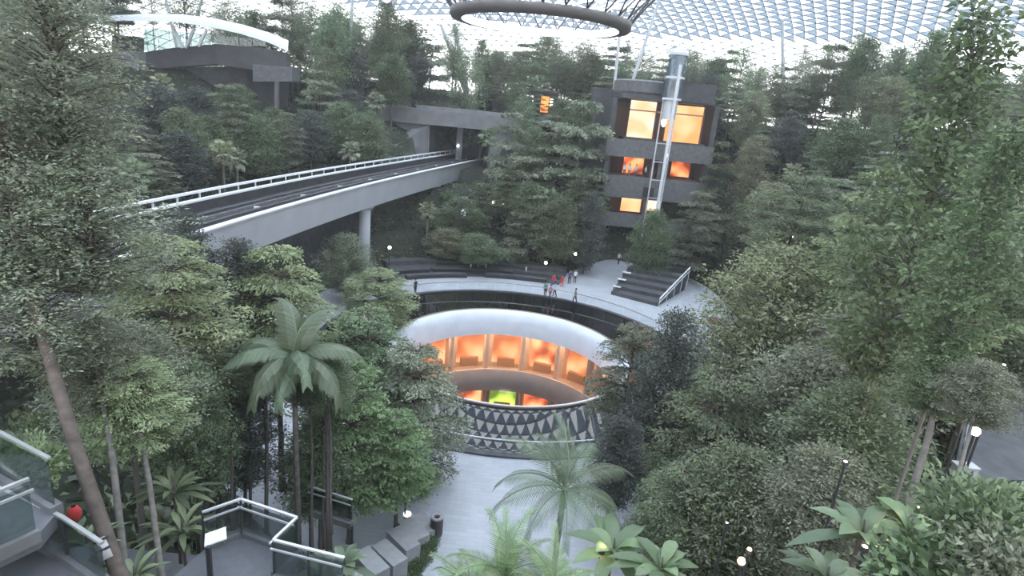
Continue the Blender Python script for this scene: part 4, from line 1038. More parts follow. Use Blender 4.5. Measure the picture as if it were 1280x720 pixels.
def try_tree(x, y, kind, hgt, cw, ch, gap):
    if any((x - a) ** 2 + (y - b) ** 2 < gap * gap for a, b in placed): return False
    if near_bridge(x, y) < 3.5 + cw * 0.35 and y < 52: return False
    if 8.5 < x < 31 and 35 < y < 48: return False
    if -24 < x < -1 and 48 < y < 56: return False
    if -66 < x < -33 and 27 < y < 42 and gz(x, y) < 24: pass
    if math.hypot(x - CAM[0], y - CAM[1]) < 13: return False
    g = gz(x, y)
    if g + hgt > float(roof_z(math.hypot(x, y) + cw * 0.5)) - 1.0: return False          # stays under the glass roof
    px, py, d = proj((x, y, g + hgt))
    pxb, pyb, _ = proj((x, y, g))
    if d < 6 or not (-60 < px < 1340) or py > 730 or pyb < -20: return False
    if blocked(x, y, g + hgt, ch if kind != 'fan' else 1.6, cw): return False
    placed.append((x, y)); z = zone(math.degrees(math.atan2(y, x)))
    if kind == 'fan': fan_palm((x, y, g - 0.1), hgt - 0.6, cw / 3.0, 'fan palm ' + z, 'fan palms ' + z, R.randrange(3))
    else: tree(kind, (x, y, g - 0.1), ch, cw, hgt, KW[kind] + ' ' + z, 'tree', KW[kind] + 's ' + z)
    return True
# skyline trees along the rim, then the terraces below them
cnt = 0
for k in range(4200):
    a = math.radians(R.uniform(-42, 205)); r0_, r1_, Z_ = tpar(math.cos(a), math.sin(a))
    rr_ = R.uniform(r0_ + 2, r1_ + 14); x, y = rr_ * math.cos(a), rr_ * math.sin(a)
    frac = (rr_ - r0_) / (r1_ - r0_)
    kind = R.choice(['layer_a', 'layer_b', 'layer_c', 'layer_a', 'layer_b', 'fluff_a', 'fluff_b', 'bushy_a', 'bushy_b', 'airy_a', 'fan', 'fan'])
    if frac > 0.95: kind = R.choice(['airy_a', 'airy_b', 'layer_c', 'airy_a', 'bushy_b', 'fluff_a'])
    cw = R.uniform(4.4, 7.0); hgt = R.uniform(6.5, 12.5)
    if frac > 0.95: hgt = R.uniform(8, 13.5)
    if kind == 'fan': hgt = R.uniform(4.5, 8); cw = R.uniform(2.6, 3.4)
    if kind == 'airy_b': cw *= 0.65
    ch = hgt * R.uniform(0.55, 0.75)
    if try_tree(x, y, kind, hgt, cw, ch, 3.2 if frac < 0.95 else 3.4): cnt += 1
    if cnt >= 330: break
print('forest trees', cnt)
# undergrowth
SW = {'bush_mid': 'low green shrub', 'bush_deep': 'low deep green shrub', 'bush_light': 'low pale green shrub', 'bush_grey': 'low grey-green shrub', 'fern': 'fern', 'bigleaf': 'broad leaved plant'}
cnt = 0
for k in range(6000):
    a = math.radians(R.uniform(-150, 210)); r0_, r1_, Z_ = tpar(math.cos(a), math.sin(a))
    rr_ = R.uniform(r0_ + 0.8, r0_ + (r1_ - r0_) * 0.9); x, y = rr_ * math.cos(a), rr_ * math.sin(a)
    g = gz(x, y); px, py, d = proj((x, y, g + 0.5))
    if d < 9 or not (-20 < px < 1300 and -10 < py < 740): continue
    if 8.5 < x < 31 and 32 < y < 48: continue
    if near_bridge(x, y) < 3.2 or (-26 < x < 0 and 46 < y < 66): continue
    sc = R.uniform(0.8, 1.7)
    if blocked(x, y, g + sc, sc, sc * 2): continue
    kind = R.choice(list(SW)); z = zone(math.degrees(a))
    shrub(kind, (x, y, g - 0.05), sc, SW[kind] + ' ' + z, SW[kind] + 's ' + z, 'shrub' if kind.startswith('bush') else kind.replace('bigleaf', 'leafy_plant')); cnt += 1
    if cnt >= 290: break
# groundcover over the terraces: nobody could count it
n = 60000
a = NP.uniform(-PI, PI, n); r0a, r1a, _z = tpar(np.cos(a), np.sin(a)); rr_ = r0a + 0.3 + (r1a + 18 - r0a) * NP.random(n)
x, y = rr_ * np.cos(a), rr_ * np.sin(a)
kp = ~((np.abs(x + 11 + (y - 50) * 0.2) < 8) & (y > 44) & (y < 68)); x, y = x[kp], y[kp]; n = len(x)
P_ = np.stack([x, y, ground(x, y) + NP.uniform(-0.02, 0.25, n)], 1)
D_ = NP.normal(0, 1, (n, 3)); D_[:, 2] = np.abs(D_[:, 2]) * 0.6; N_ = NP.normal(0, 0.5, (n, 3)); N_[:, 2] += 0.8
gc = link('groundcover', leaves_mesh('groundcover', P_, D_, N_, NP.uniform(0.25, 0.65, n), NP.uniform(0.12, 0.3, n), NP.random(n), LF['deep']))
tag(gc, 'low leafy groundcover over the planted terraces', 'groundcover', None, 'stuff')

# ------------------------------------------------------------------ plaza furniture
st = thing('seating_terrace', 'dark stone terrace of low steps around the far side of the plaza', 'terrace', (0, 24, 0))
for i, (r_a, r_b, zt) in enumerate(((22.3, 24.0, 0.12), (24.0, 25.7, 0.6), (25.7, 27.2, 1.1))):
    MB().lathe([(r_a, -0.05), (r_b, -0.05), (r_b, zt), (r_a, zt)], 40, math.radians(76), math.radians(127), (0, -24, 0), True).build('terrace_step', darkstone, st)
for i, (a0, a1, r_, z0, lab) in enumerate(((105.5, 125, 21.5, 0.0, 'long curved black bench beside the bridge pier'), (80, 99.5, 21.9, 0.0, 'long curved black bench next to the group of people'),
      (91, 115, 23.5, 0.12, 'curved black bench on the middle step'), (92, 113, 25.2, 0.6, 'curved black bench on the top step'), (116, 126, 23.4, 0.12, 'short curved black bench under the bridge'))):
    am = math.radians((a0 + a1) / 2); cx, cy = r_ * math.cos(am), r_ * math.sin(am)
    t = thing('curved_bench', lab, 'bench', (cx, cy, z0))
    MB().lathe([(r_ + 0.1, 0), (r_ + 0.8, 0), (r_ + 0.8, 0.4), (r_ + 0.1, 0.4)], 28, math.radians(a0), math.radians(a1), (-cx, -cy, 0), True).build('base', darkmetal, t)
    MB().lathe([(r_, 0.4), (r_ + 0.9, 0.4), (r_ + 0.9, 0.5), (r_, 0.5)], 28, math.radians(a0), math.radians(a1), (-cx, -cy, 0), True).build('seat_slab', darkstone, t)
def bollard(P, h, lab, r_=0.09, group=None, m_=whitepaint, lamp=False):
    t = thing('bollard', lab, 'bollard', P, group)
    MB().lathe([(0, 0), (r_ * 1.6, 0), (r_ * 1.6, 0.05), (r_, 0.06), (r_, h * 0.8), (0, h * 0.8)], 12).build('post', m_, t)
    MB().lathe([(0, h * 0.8), (r_ * 1.1, h * 0.8), (r_ * 1.1, h * 0.97), (0, h)], 12).build('lamp_head', glowW if lamp else m_, t)
for (px, py, h_, lab) in ((588, 339, 0.95, 'white bollard at the gap between the curved benches'), (607, 339, 0.95, 'white bollard at the gap between the curved benches'), (657, 343, 1.0, 'white bollard below the tall white post'), (656, 322, 2.0, 'tall white post on the step behind the curved bench')):
    P = atz(px, py, 0.12 if py > 330 else 1.1); bollard(P, h_, lab, group='white bollards at the bench gap' if px in (588, 607) else None)
def globe_lamp(P, lab, r_=0.16, h=None, glow=None, group=None, power=0, colr=(1, 0.75, 0.45)):
    g = gz(P[0], P[1]); h = P[2] - g if h is None else h; h = max(h, 0.3)
    t = thing('globe_lamp', lab, 'lamp', (P[0], P[1], P[2] - h), group)
    MB().tube([(0, 0, -0.05), (0, 0, h)], [0.05, 0.035], 8).build('pole', darkmetal, t)
    MB().lathe([(0, h - 0.02), (0.09, h - 0.02), (0.07, h + 0.08), (0, h + 0.08)], 10).build('collar', darkmetal, t)
    MB().lathe([(0.0, h - r_ * 0.2), (r_ * 0.7, h), (r_, h + r_ * 0.8), (r_ * 0.7, h + 1.6 * r_), (0, h + 1.8 * r_)], 14).build('globe', glow or glowW, t, True)
    if power:
        l = bpy.data.lights.new('globe_light', 'POINT'); l.energy = power * 0.22; l.color = colr; l.shadow_soft_size = r_ * 1.2
        lo = bpy.data.objects.new('globe_light', l); COL.objects.link(lo); lo.parent = t; lo.location = (0, -r_ * 0.2, h + r_ * 2.2)
    return t
glowA = mat('lamp_amber', (0.9, 0.6, 0.3), 0.4, emit=(1.0, 0.55, 0.22), estr=3.5)
for (px, py, d, lab) in ((617, 254, 33, 'white globe lamp in the trees next to its twin'), (628, 255, 33, 'white globe lamp in the trees next to its twin')):
    globe_lamp(aty(px, py, d), lab, 0.22, group='twin globe lamps')
for (px, py, y, lab) in ((487, 311, 20.5, 'bright lamp under the bridge by the pier'), (719, 319, 26, 'small white lamp above the group of people'), (682, 330, 25, 'small shaded lamp among the flowers by the benches')):
    globe_lamp(aty(px, py, y), lab, 0.2)
for (px, py, tt_, lab, m_, rr_, pw_) in ((1218, 543, 17, 'bright round lamp beside the dark deck', glowW, 0.13, 60), (1148, 638, 12.5, 'small white lamp in the ginger leaves', glowW, 0.05, 4), (1080, 687, 11.5, 'small white lamp at the foot of the ginger plant', glowW, 0.055, 6),
      (1104, 668, 12, 'small amber lamp behind the ginger plant', glowA, 0.06, 8), (1108, 660, 12.2, 'upper small amber lamp behind the ginger plant', glowA, 0.05, 8), (1056, 580, 17, 'small white lamp in the dim grey-green tree', glowW, 0.06, 3),
      (926, 705, 15, 'larger warm lamp beside the low walkway', glowA, 0.1, 15), (936, 690, 15.5, 'smaller warm lamp beside the low walkway', glowA, 0.07, 8), (908, 656, 18, 'tiny white lamp at the walkway rail', glowW, 0.05, 0), (752, 690, 16, 'small amber lamp under the large leaved plant', glowA, 0.06, 5),
      (1205, 525, 17.5, 'amber lamp shining up the thin pale trunk', glowA, 0.07, 30), (990, 297, 60, 'small white lamp on the dark slope', glowW, 0.14, 0), (1254, 459, 19, 'tiny white lamp behind the glossy leaves', glowW, 0.06, 0)):
    globe_lamp(att(px, py, tt_), lab, rr_, None, m_, None, pw_)
# standing digital signs under the bridge
for (px, py, w_, h_, y, lab) in ((580, 258, 0.75, 2.6, 30, 'tall blue-white lit sign panel on the dark terrace under the bridge'), (572, 278, 0.75, 2.4, 28.5, 'tall grey sign panel with a white foot next to the lit sign')):
    P = aty(px, py, y); zb = gz(P[0], P[1]); t = thing('sign_panel', lab, 'sign', (P[0], P[1], zb - 0.1))
    hz = P[2] - zb
    MB().box((-w_ / 2, -0.08, hz - h_ / 2), (w_ / 2, 0.08, hz + h_ / 2)).build('panel', mat('sign_grey', (0.3, 0.31, 0.34), 0.5), t)
    MB().box((-w_ / 2 + 0.08, -0.11, hz - h_ / 2 + 0.1), (w_ / 2 - 0.08, -0.08, hz - h_ / 2 + (1.1 if px == 580 else 0.45))).build('screen', mat('sign_screen', (0.8, 0.85, 1), 0.4, emit=(0.75, 0.85, 1.0), estr=1.0), t)
    MB().bar((0, 0, 0), (0, 0, hz - h_ / 2), 0.12).build('post', darkmetal, t)

# stepped black seating
A_, B_, Cc, D_ = np.array([11.5, 19.6]), np.array([16.4, 16.6]), np.array([21.5, 24.6]), np.array([14.6, 26.2])
ss = thing('stepped_seating', 'block of broad black stone seating steps with white edged ends and rail', 'steps', (11.5, 19.6, 0))
def ssp(u, v): q = (A_ * (1 - u) + B_ * u) * (1 - v) + (D_ * (1 - u) + Cc * u) * v; return (q[0] - 11.5, q[1] - 19.6)
for k in range(5):
    MB().prism([ssp(0, k / 5), ssp(1, k / 5), ssp(1, 1), ssp(0, 1)], 0.42 * k - (0.05 if k == 0 else 0), 0.42 * (k + 1)).build('step', darkstone, ss)
for k in range(3):
    a, b = ssp(-0.02, 0.12 + 0.24 * k), ssp(0.14, 0.12 + 0.24 * k); zz = 0.42 * (1 + k * 1.2) + 0.45
    MB().bar((a[0], a[1], zz), (b[0], b[1], zz), 0.4, 0.1).build('bench_end', whitepaint, ss)
    MB().bar((a[0] + 0.1, a[1], -0.02), (a[0] + 0.1, a[1], zz), 0.1).build('bench_leg', darkmetal, ss)
a, b = ssp(1.03, 0.0), ssp(1.03, 1.0)
MB().tube([(a[0], a[1], 1.0), (b[0], b[1], 3.0)], 0.09, 8).build('side_rail', whitepaint, ss)
MB().tube([(a[0], a[1], 0.5), (b[0], b[1], 2.5)], 0.05, 8).build('side_rail', whitepaint, ss)
for k in range(5):
    q = ssp(1.03, k / 4); MB().bar((q[0], q[1], 0), (q[0], q[1], 1.0 + 2.0 * k / 4), 0.06).build('rail_post', whitepaint, ss)
sa = thing('stone_stair', 'dark stone stair climbing between planters beside the terrace building', 'stairs', (24, 32, 0))
for k in range(12):
    MB().box((-3.2 + k * 0.12, k * 0.5, 0.0 if k < 6 else 1.0), (0.2 + k * 0.25, k * 0.5 + 0.55, 0.45 * (k + 1))).build('tread', greystone if k % 2 else darkstone, sa)

# litter bin, path sign, step blocks
P = atz(545, 668, 0)
t = thing('litter_bin', 'dark brown round litter bin on the plaza path', 'bin', (P[0], P[1], 0))
MB().lathe([(0, 0), (0.29, 0), (0.31, 0.08), (0.31, 0.98), (0.29, 1.0)], 20).build('body', mat('bin_brown', (0.07, 0.055, 0.055), 0.5), t)
MB().lathe([(0.31, 0.98), (0.32, 1.06), (0.27, 1.08), (0.14, 1.04), (0.14, 0.9)], 20).build('top_ring', mat('bin_top', (0.35, 0.33, 0.34), 0.5), t)
P = atz(506, 647, 0.4)
t = thing('path_sign', 'small white angled sign on a dark post by the plaza path', 'sign', P)
MB().bar((0, 0, -0.4), (0, 0, 1.2), 0.07).build('post', darkmetal, t)
MB().add([(-0.02, -0.1, 1.0), (0.5, -0.1, 1.15), (0.5, 0.25, 1.45), (-0.02, 0.25, 1.3), (-0.02, -0.06, 0.97), (0.5, -0.06, 1.12), (0.5, 0.29, 1.42), (-0.02, 0.29, 1.27)],
         [(0, 1, 2, 3), (4, 7, 6, 5), (0, 4, 5, 1), (1, 5, 6, 2), (2, 6, 7, 3), (3, 7, 4, 0)]).build('panel', whitepaint, t)
P = atz(509, 644, 0.5); t = thing('ground_light', 'round white uplight beside the small path sign', 'lamp', P)
MB().lathe([(0, 0), (0.17, 0), (0.2, 0.1), (0.14, 0.13), (0, 0.13)], 16).build('lens', mat('uplight', (0.85, 0.85, 0.85), 0.4, emit=(1, 0.97, 0.9), estr=0.6), t)
MB().lathe([(0, -0.4), (0.12, -0.4), (0.12, 0), (0, 0)], 12).build('base', darkmetal, t)
blocks = [((530, 652), 0.5, 30), ((517, 660), 0.75, 34), ((504, 672), 1.05, 36), ((487, 690), 1.4, 38), ((464, 700), 1.9, 36), ((432, 712), 2.6, 34)]
for i, ((px, py), zt, rz) in enumerate(blocks):
    P = atz(px, py, zt); w = 0.75; l2 = 1.6
    o = MB().box((-w / 2, -l2 / 2, -zt - 0.05), (w / 2, l2 / 2, 0)).build('stone_step', mat('step_stone', (0.38, 0.385, 0.40), 0.7, 0.12, 3), None)
    o.location = (P[0], P[1], zt); o.rotation_euler = (0, 0, math.radians(rz + 10))
    tag(o, 'grey stone block in the row beside the plaza path, ' + ['lowest, next to the litter bin', 'second up from the litter bin', 'third up from the litter bin', 'fourth up from the litter bin', 'second from the top', 'topmost of the row'][i], 'stone block', 'stepped stone blocks')
for k in range(9):
    P = atz(552 - 4.5 * k, 672 + 6.5 * k, 0.25 + k * 0.02)
    shrub(R.choice(['bush_deep', 'bush_mid']), (P[0] - 0.5, P[1] - 0.2, 0.0), R.uniform(0.45, 0.6), 'small clipped shrub in the row along the plaza path', 'clipped shrubs along the plaza path', 'hedge_shrub')

# ---- glass railed decks near the camera
gdeck = glass_mat('deck_glass', (0.70, 0.76, 0.75), 0.06)
def railing(par, pts3, h=1.12, double=True, posts=True):
    for i in range(len(pts3) - 1):
        a, b = Vector(pts3[i]), Vector(pts3[i + 1]); up = Vector((0, 0, 1)); inn = (b - a).normalized().cross(up) * 0.12
        MB().bar(a + up * (h + 0.05), b + up * (h + 0.05), 0.07, 0.05).build('handrail', steel, par)
        if double: MB().bar(a + up * (h - 0.12) + inn, b + up * (h - 0.12) + inn, 0.045).build('lower_rail', steel, par)
        n_ = max(1, int(round((b - a).length / 1.3)))
        for k in range(n_):
            p0 = a.lerp(b, (k + 0.03) / n_); p1 = a.lerp(b, (k + 0.97) / n_)
            MB().bar(p0 + up * (0.5 * h), p1 + up * (0.5 * h), 0.015, h - 0.15).build('glass_panel', gdeck, par)
            if posts: MB().bar(a.lerp(b, k / n_), a.lerp(b, k / n_) + up * h, 0.045).build('rail_post', darkmetal, par)
        MB().bar(a + up * 0.02, b + up * 0.02, 0.22, 0.24).build('kerb', greystone, par)
dk = thing('viewing_deck', 'dark grey viewing deck with steel and glass railing above the plaza path', 'deck', (-6.8, -35.2, 8.0))
dp = [atz(256, 686, 8.0 + 0.0), atz(303, 668, 8.0), atz(372, 692, 8.0), atz(343, 722, 8.0), atz(430, 745, 8.0)]
L3 = [tuple(q - np.array([-6.8, -35.2, 8.0])) for q in dp]
back = [(L3[4][0], L3[4][1] - 2.0), (L3[0][0] - 0.8, L3[4][1] - 2.0)]
MB().prism([(q[0], q[1]) for q in L3] + back, -0.35, 0.0).build('deck_slab', deckgrey, dk)
railing(dk, L3)
for q in (L3[0], L3[1], L3[2]): MB().bar((q[0] * 0.9, q[1] * 0.9 - 0.3, -6), (q[0] * 0.9, q[1] * 0.9 - 0.3, -0.3), 0.3).build('support', darkstone, dk)
P = atz(263, 722, 8.0)
t = thing('information_stand', 'white angled reading panel on a dark stand at the viewing deck', 'sign', tuple(P))
MB().bar((0, 0, -0.02), (0, 0, 0.95), 0.1).build('post', darkmetal, t)
MB().add([(-0.1, 0.0, 0.92), (0.32, 0.3, 0.96), (0.2, 0.52, 1.12), (-0.18, 0.22, 1.1), (-0.1, 0.0, 0.96), (0.32, 0.3, 1.0), (0.2, 0.52, 1.16), (-0.18, 0.22, 1.14)],
         [(0, 3, 2, 1), (4, 5, 6, 7), (0, 1, 5, 4), (1, 2, 6, 5), (2, 3, 7, 6), (3, 0, 4, 7)]).build('reading_panel', mat('panel_pale', (0.75, 0.85, 0.86), 0.4), t)
# dark steps beside the deck
sp = thing('garden_stair', 'dark garden stair running down beside the viewing deck', 'stairs', (-9.2, -35.5, 7))
for k in range(9):
    MB().box((-1.2 - k * 0.3, -0.6 + k * 0.38, -2.5), (0.9 - k * 0.12, -0.18 + k * 0.38, 0.2 - k * 0.17)).build('tread', deckgrey, sp)
# walkway with balustrade at the picture edge
wk = thing('garden_walkway', 'dark walkway with glass balustrade beside the leaning trunk', 'walkway', (-9.5, -38.5, 12))
wq = [atz(-60, 575, 12), atz(0, 598, 12), atz(72, 640, 12), atz(48, 668, 12), atz(-20, 700, 12), atz(-90, 700, 12)]
L4 = [tuple(q - np.array([-9.5, -38.5, 12])) for q in wq]
MB().prism([(q[0], q[1]) for q in L4], -0.3, 0.0).build('walk_slab', deckgrey, wk)
railing(wk, [L4[5], L4[4], L4[3]], double=True); railing(wk, [L4[0], L4[1], L4[2]], double=False)
MB().bar((-0.3, -0.6, -7), (-0.3, -0.6, -0.2), 0.4).build('support', darkstone, wk)
w2 = thing('lower_walkway', 'lower dark walkway landing with slim glass rails below the balustrade', 'walkway', (-8.2, -39.6, 11))
wq = [atz(-40, 640, 11), atz(20, 668, 11), atz(85, 700, 11), atz(135, 735, 11), atz(60, 790, 11), atz(-60, 740, 11)]
L5 = [tuple(q - np.array([-8.2, -39.6, 11])) for q in wq]
MB().prism([(q[0], q[1]) for q in L5], -0.3, 0.0).build('walk_slab', deckgrey, w2)
railing(w2, [L5[0], L5[1], L5[2], L5[3]], 0.95, False)
MB().bar((0.3, -0.6, -6), (0.3, -0.6, -0.2), 0.4).build('support', darkstone, w2)
P = atz(90, 700, 10.2)
t = thing('round_table', 'small round grey table beside the lower walkway', 'table', (P[0], P[1], P[2]))
MB().lathe([(0, 0), (0.33, 0), (0.35, 0.03), (0.33, 0.06), (0, 0.06)], 24).build('table_top', mat('table_blue_grey', (0.2, 0.24, 0.28), 0.5), t)
MB().tube([(0, 0, -0.8), (0, 0, 0)], 0.05, 8).build('leg', darkmetal, t); MB().lathe([(0, -0.82), (0.22, -0.82), (0.2, -0.76), (0, -0.76)], 16).build('base', darkmetal, t)
P = att(93, 641, 13.2); g_ = gz(P[0], P[1])
t = thing('red_lantern', 'red rounded lantern on a dark post at the walkway corner', 'lantern', (P[0], P[1], min(g_, P[2] - 0.8)))
hh = P[2] - t.location.z
MB().tube([(0, 0, -0.05), (0, 0, hh - 0.2)], 0.03, 8).build('post', darkmetal, t)
MB().lathe([(0, hh - 0.22), (0.07, hh - 0.2), (0.13, hh - 0.08), (0.135, hh + 0.05), (0.08, hh + 0.16), (0, hh + 0.18)], 16).build('shade', cloth['red'], t, True)
MB().lathe([(0, hh + 0.17), (0.05, hh + 0.17), (0.04, hh + 0.23), (0, hh + 0.23)], 10).build('cap', darkmetal, t)
# railed path glimpsed in the grove
gp = thing('grove_railing', 'short steel and glass railing glimpsed in the grove of thin trunks', 'railing', tuple(atz(388, 640, 4.5)))
a, b = atz(388, 617 + 24, 4.5), atz(440, 634 + 24, 4.5); railing(gp, [(0, 0, 0), tuple(b - a)], 1.1, True)
for q in ((0, 0, 0), tuple(b - a)): MB().bar((q[0], q[1], -4), (q[0], q[1], 0), 0.1).build('leg', darkmetal, gp)
# low walkway with rails among the trees, and the dark deck behind the glossy tree
lw = thing('low_walkway', 'low dark walkway with thin steel rails among the trees beside the warm lamps', 'walkway', tuple(atz(900, 700, 4)))
o_ = atz(900, 700, 4); wq = [atz(850, 690, 4), atz(965, 662, 4), atz(1010, 700, 4), atz(880, 740, 4)]
L6 = [tuple(q - o_) for q in wq]; MB().prism([(q[0], q[1]) for q in L6], -0.3, 0).build('walk_slab', deckgrey, lw); railing(lw, [L6[0], L6[1]], 1.1, False)
railing(lw, [L6[0], L6[3]], 1.1, False)
MB().box((-0.5, -0.5, -4), (0.5, 0.5, -0.2)).build('support', darkstone, lw)
rd = thing('timber_deck', 'dark deck behind the thin pale trunk and bright round lamp', 'deck', tuple(atz(1245, 560, 9)))
o_ = atz(1245, 560, 9); wq = [atz(1195, 600, 9), atz(1215, 500, 9), atz(1300, 470, 9), atz(1340, 600, 9)]
L7 = [tuple(q - o_) for q in wq]; MB().prism([(q[0], q[1]) for q in L7], -0.4, 0).build('deck_slab', darkstone, rd); MB().box((-0.4, -0.4, -7), (0.4, 0.4, -0.3)).build('support', darkstone, rd)
railing(rd, [L7[0], L7[1]], 0.5, False)
P = atz(1204, 592, 9.0); t = thing('equipment_box', 'pale grey box standing at the corner of the dark deck', 'box', tuple(P))
MB().box((-0.35, -0.2, 0), (0.35, 0.2, 0.32)).build('body', mat('box_grey', (0.4, 0.4, 0.42), 0.6), t); MB().box((-0.38, -0.23, 0.32), (0.38, 0.23, 0.37)).build('lid', mat('box_lid', (0.5, 0.5, 0.52), 0.6), t)
# walkway under the camera
cw_ = thing('canopy_walkway', 'concrete walkway edge from which the valley is seen', 'walkway', (0, -50, 18.4))
MB().box((-8, -4, -0.4), (8, 3.2, 0)).build('walk_slab', concrete, cw_); MB().box((-7, -3, -8), (-6, -2, -0.4)).build('support', concrete, cw_); MB().box((6, -3, -8), (7, -2, -0.4)).build('support', concrete, cw_)

# grey pod, lit kiosk on the far slopes
P = aty(1150, 138, 42); g_ = gz(P[0], P[1])
t = thing('terrace_pod', 'small rounded grey lookout pod on the slope beside the forked roof column', 'lookout', (P[0], P[1], g_ - 0.1)); hz = P[2] - g_
MB().lathe([(0, hz - 1.3), (2.0, hz - 1.3), (2.3, hz - 0.9), (2.35, hz + 1.6), (2.2, hz + 1.6), (2.2, hz - 0.8), (0, hz - 0.8)], 30).build('shell', greystone, t, True)
MB().tube([(0, 0, 0), (0, 0, hz - 1.2)], [0.7, 0.5], 14).build('stalk', darkstone, t)
MB().lathe([(2.2, hz + 1.6), (2.38, hz + 1.6), (2.38, hz + 1.75), (2.2, hz + 1.75)], 30, close=True).build('coping', concrete, t)
P = aty(682, 131, 54)
t = thing('lit_kiosk', 'small dark kiosk with a glowing orange doorway high among the trees', 'kiosk', (P[0], P[1], gz(P[0], P[1]) - 0.2)); hz = P[2] - t.location.z
MB().box((-2.0, 0.4, 0), (2.0, 3.5, hz + 1.9)).build('body', darkstone, t); MB().box((-2.3, -0.3, hz + 1.9), (2.3, 3.7, hz + 2.2)).build('roof', darkstone, t)
MB().box((-0.8, 0.3, hz - 1.2), (0.5, 0.4, hz + 1.3)).build('lit_doorway', emit_mat('doorway_glow', (1, 0.2, 0.04), (1, 0.36, 0.1), 1.4), t)
MB().box((0.65, 0.3, hz - 0.1), (1.2, 0.4, hz + 1.0)).build('lit_window', emit_mat('window_glow', (1, 0.75, 0.6), (1, 0.85, 0.7), 2.4), t)

# ------------------------------------------------------------------ thin mist added mostly to stand for lens veiling
hz_ = MB().lathe([(0, -14), (112, -14), (112, 43), (0, 43)], 48).build('veiling_haze', None)
MH = bpy.data.materials.new('haze'); MH.use_nodes = True; nH = MH.node_tree.nodes; nH.remove(nH['Principled BSDF'])
vs = nH.new('ShaderNodeVolumeScatter'); vs.inputs['Density'].default_value = 0.0009; vs.inputs['Color'].default_value = (0.97, 0.97, 0.98, 1); vs.inputs['Anisotropy'].default_value = 0.3
MH.node_tree.links.new(vs.outputs[0], nH['Material Output'].inputs['Volume']); hz_.data.materials.append(MH)
tag(hz_, 'thin pale mist added over the whole valley mostly for lens veiling', 'haze', None, 'stuff')

# ------------------------------------------------------------------ people
def skin_body(name, J, E2, root=0):
    me = bpy.data.meshes.new(name); me.from_pydata([j[0] for j in J], E2, []); me.update()
    o = bpy.data.objects.new(name, me); COL.objects.link(o)
    md = o.modifiers.new('skin', 'SKIN'); sk = me.skin_vertices[0].data
    for i, j in enumerate(J): sk[i].radius = (j[1], j[1] if len(j) < 3 else j[2]); sk[i].use_root = (i == root)
    md.use_smooth_shade = True
    o.modifiers.new('sub', 'SUBSURF').levels = 1
    dg = bpy.context.evaluated_depsgraph_get(); ev = o.evaluated_get(dg); out = bpy.data.meshes.new_from_object(ev)
    bpy.data.objects.remove(o); return out
def person_mesh(pose):
    J = []; E2 = []
    def add(p_, r_, par=None, r2=None):
        J.append((p_, r_, r2 if r2 else r_)); i = len(J) - 1
        if par is not None: E2.append((par, i))
        return i
    sit = pose == 'sit'; pz = 0.52 if sit else 0.95
    pel = add((0, 0, pz), 0.15, None, 0.11); sp_ = add((0, -0.01, pz + 0.22), 0.135, pel, 0.10); ch_ = add((0, 0, pz + 0.42), 0.16, sp_, 0.11)
    nk = add((0, 0.01, pz + 0.56), 0.055, ch_); hd0 = add((0, 0.03, pz + 0.64), 0.08, nk); hd = add((0, 0.03, pz + 0.75), 0.085, hd0); add((0, 0.02, pz + 0.82), 0.06, hd)
    for s in (-1, 1):
        sh = add((s * 0.17, 0, pz + 0.47), 0.06, ch_)
        if pose == 'walk': el = (s * 0.23, -0.1 * s, pz + 0.2); ha = (s * 0.22, 0.1 - 0.1 * s, pz - 0.02)
        elif pose == 'hold' and s == 1: el = (0.22, 0.12, pz + 0.26); ha = (0.16, 0.26, pz + 0.42)
        elif sit: el = (s * 0.23, 0.08, pz + 0.22); ha = (s * 0.15, 0.3, pz + 0.12)
        else: el = (s * 0.24, -0.02, pz + 0.18); ha = (s * 0.24, 0.05, pz - 0.06)
        e1 = add(el, 0.042, sh); h1 = add(ha, 0.03, e1)
        d = (Vector(ha) - Vector(el)).normalized(); side = Vector((0, 1, 0)) if abs(d.y) < 0.7 else Vector((1, 0, 0))
        pm = add(tuple(Vector(ha) + d * 0.07), 0.032, h1)
        for q, ln in ((-1.5, 0.06), (-0.5, 0.075), (0.5, 0.07), (1.5, 0.055)):
            b0 = Vector(ha) + d * 0.1 + side * (q * 0.018); f1 = add(tuple(b0), 0.009, pm); add(tuple(b0 + d * ln), 0.008, f1)
        add(tuple(Vector(ha) + d * 0.06 + side * 0.06), 0.01, pm)
        hp = add((s * 0.09, 0, pz - 0.06), 0.095, pel)
        if sit: kn = (s * 0.12, 0.42, pz - 0.04); an = (s * 0.12, 0.46, 0.08); to = (s * 0.13, 0.6, 0.04)
        elif pose == 'walk': kn = (s * 0.1, 0.14 * s + 0.04, 0.5); an = (s * 0.1, 0.2 * s - 0.04, 0.09); to = (s * 0.11, 0.2 * s + 0.12, 0.04)
        else: kn = (s * 0.1, 0.02, 0.5); an = (s * 0.1, -0.02, 0.09); to = (s * 0.12, 0.14, 0.04)
        k1 = add(kn, 0.065, hp); a1 = add(an, 0.045, k1); add(to, 0.04, a1)
    return skin_body('person_' + pose, J, E2), pz
PERS = {p_: person_mesh(p_) for p_ in ('stand', 'walk', 'sit', 'hold')}
def hair_mesh(pz):
    b = bmesh.new(); bmesh.ops.create_uvsphere(b, u_segments=12, v_segments=8, radius=0.115)
    for v in list(b.verts):
        if v.co.z < -0.01 and v.co.y > -0.02: v.co.y = -0.02
        if v.co.z < -0.07: v.co.z = -0.07
        v.co += Vector((0, 0.012, pz + 0.79))
    me = bpy.data.meshes.new('hair'); b.to_mesh(me); b.free(); me.materials.append(hairm); return me
HAIR = {p_: hair_mesh(v[1]) for p_, v in PERS.items()}
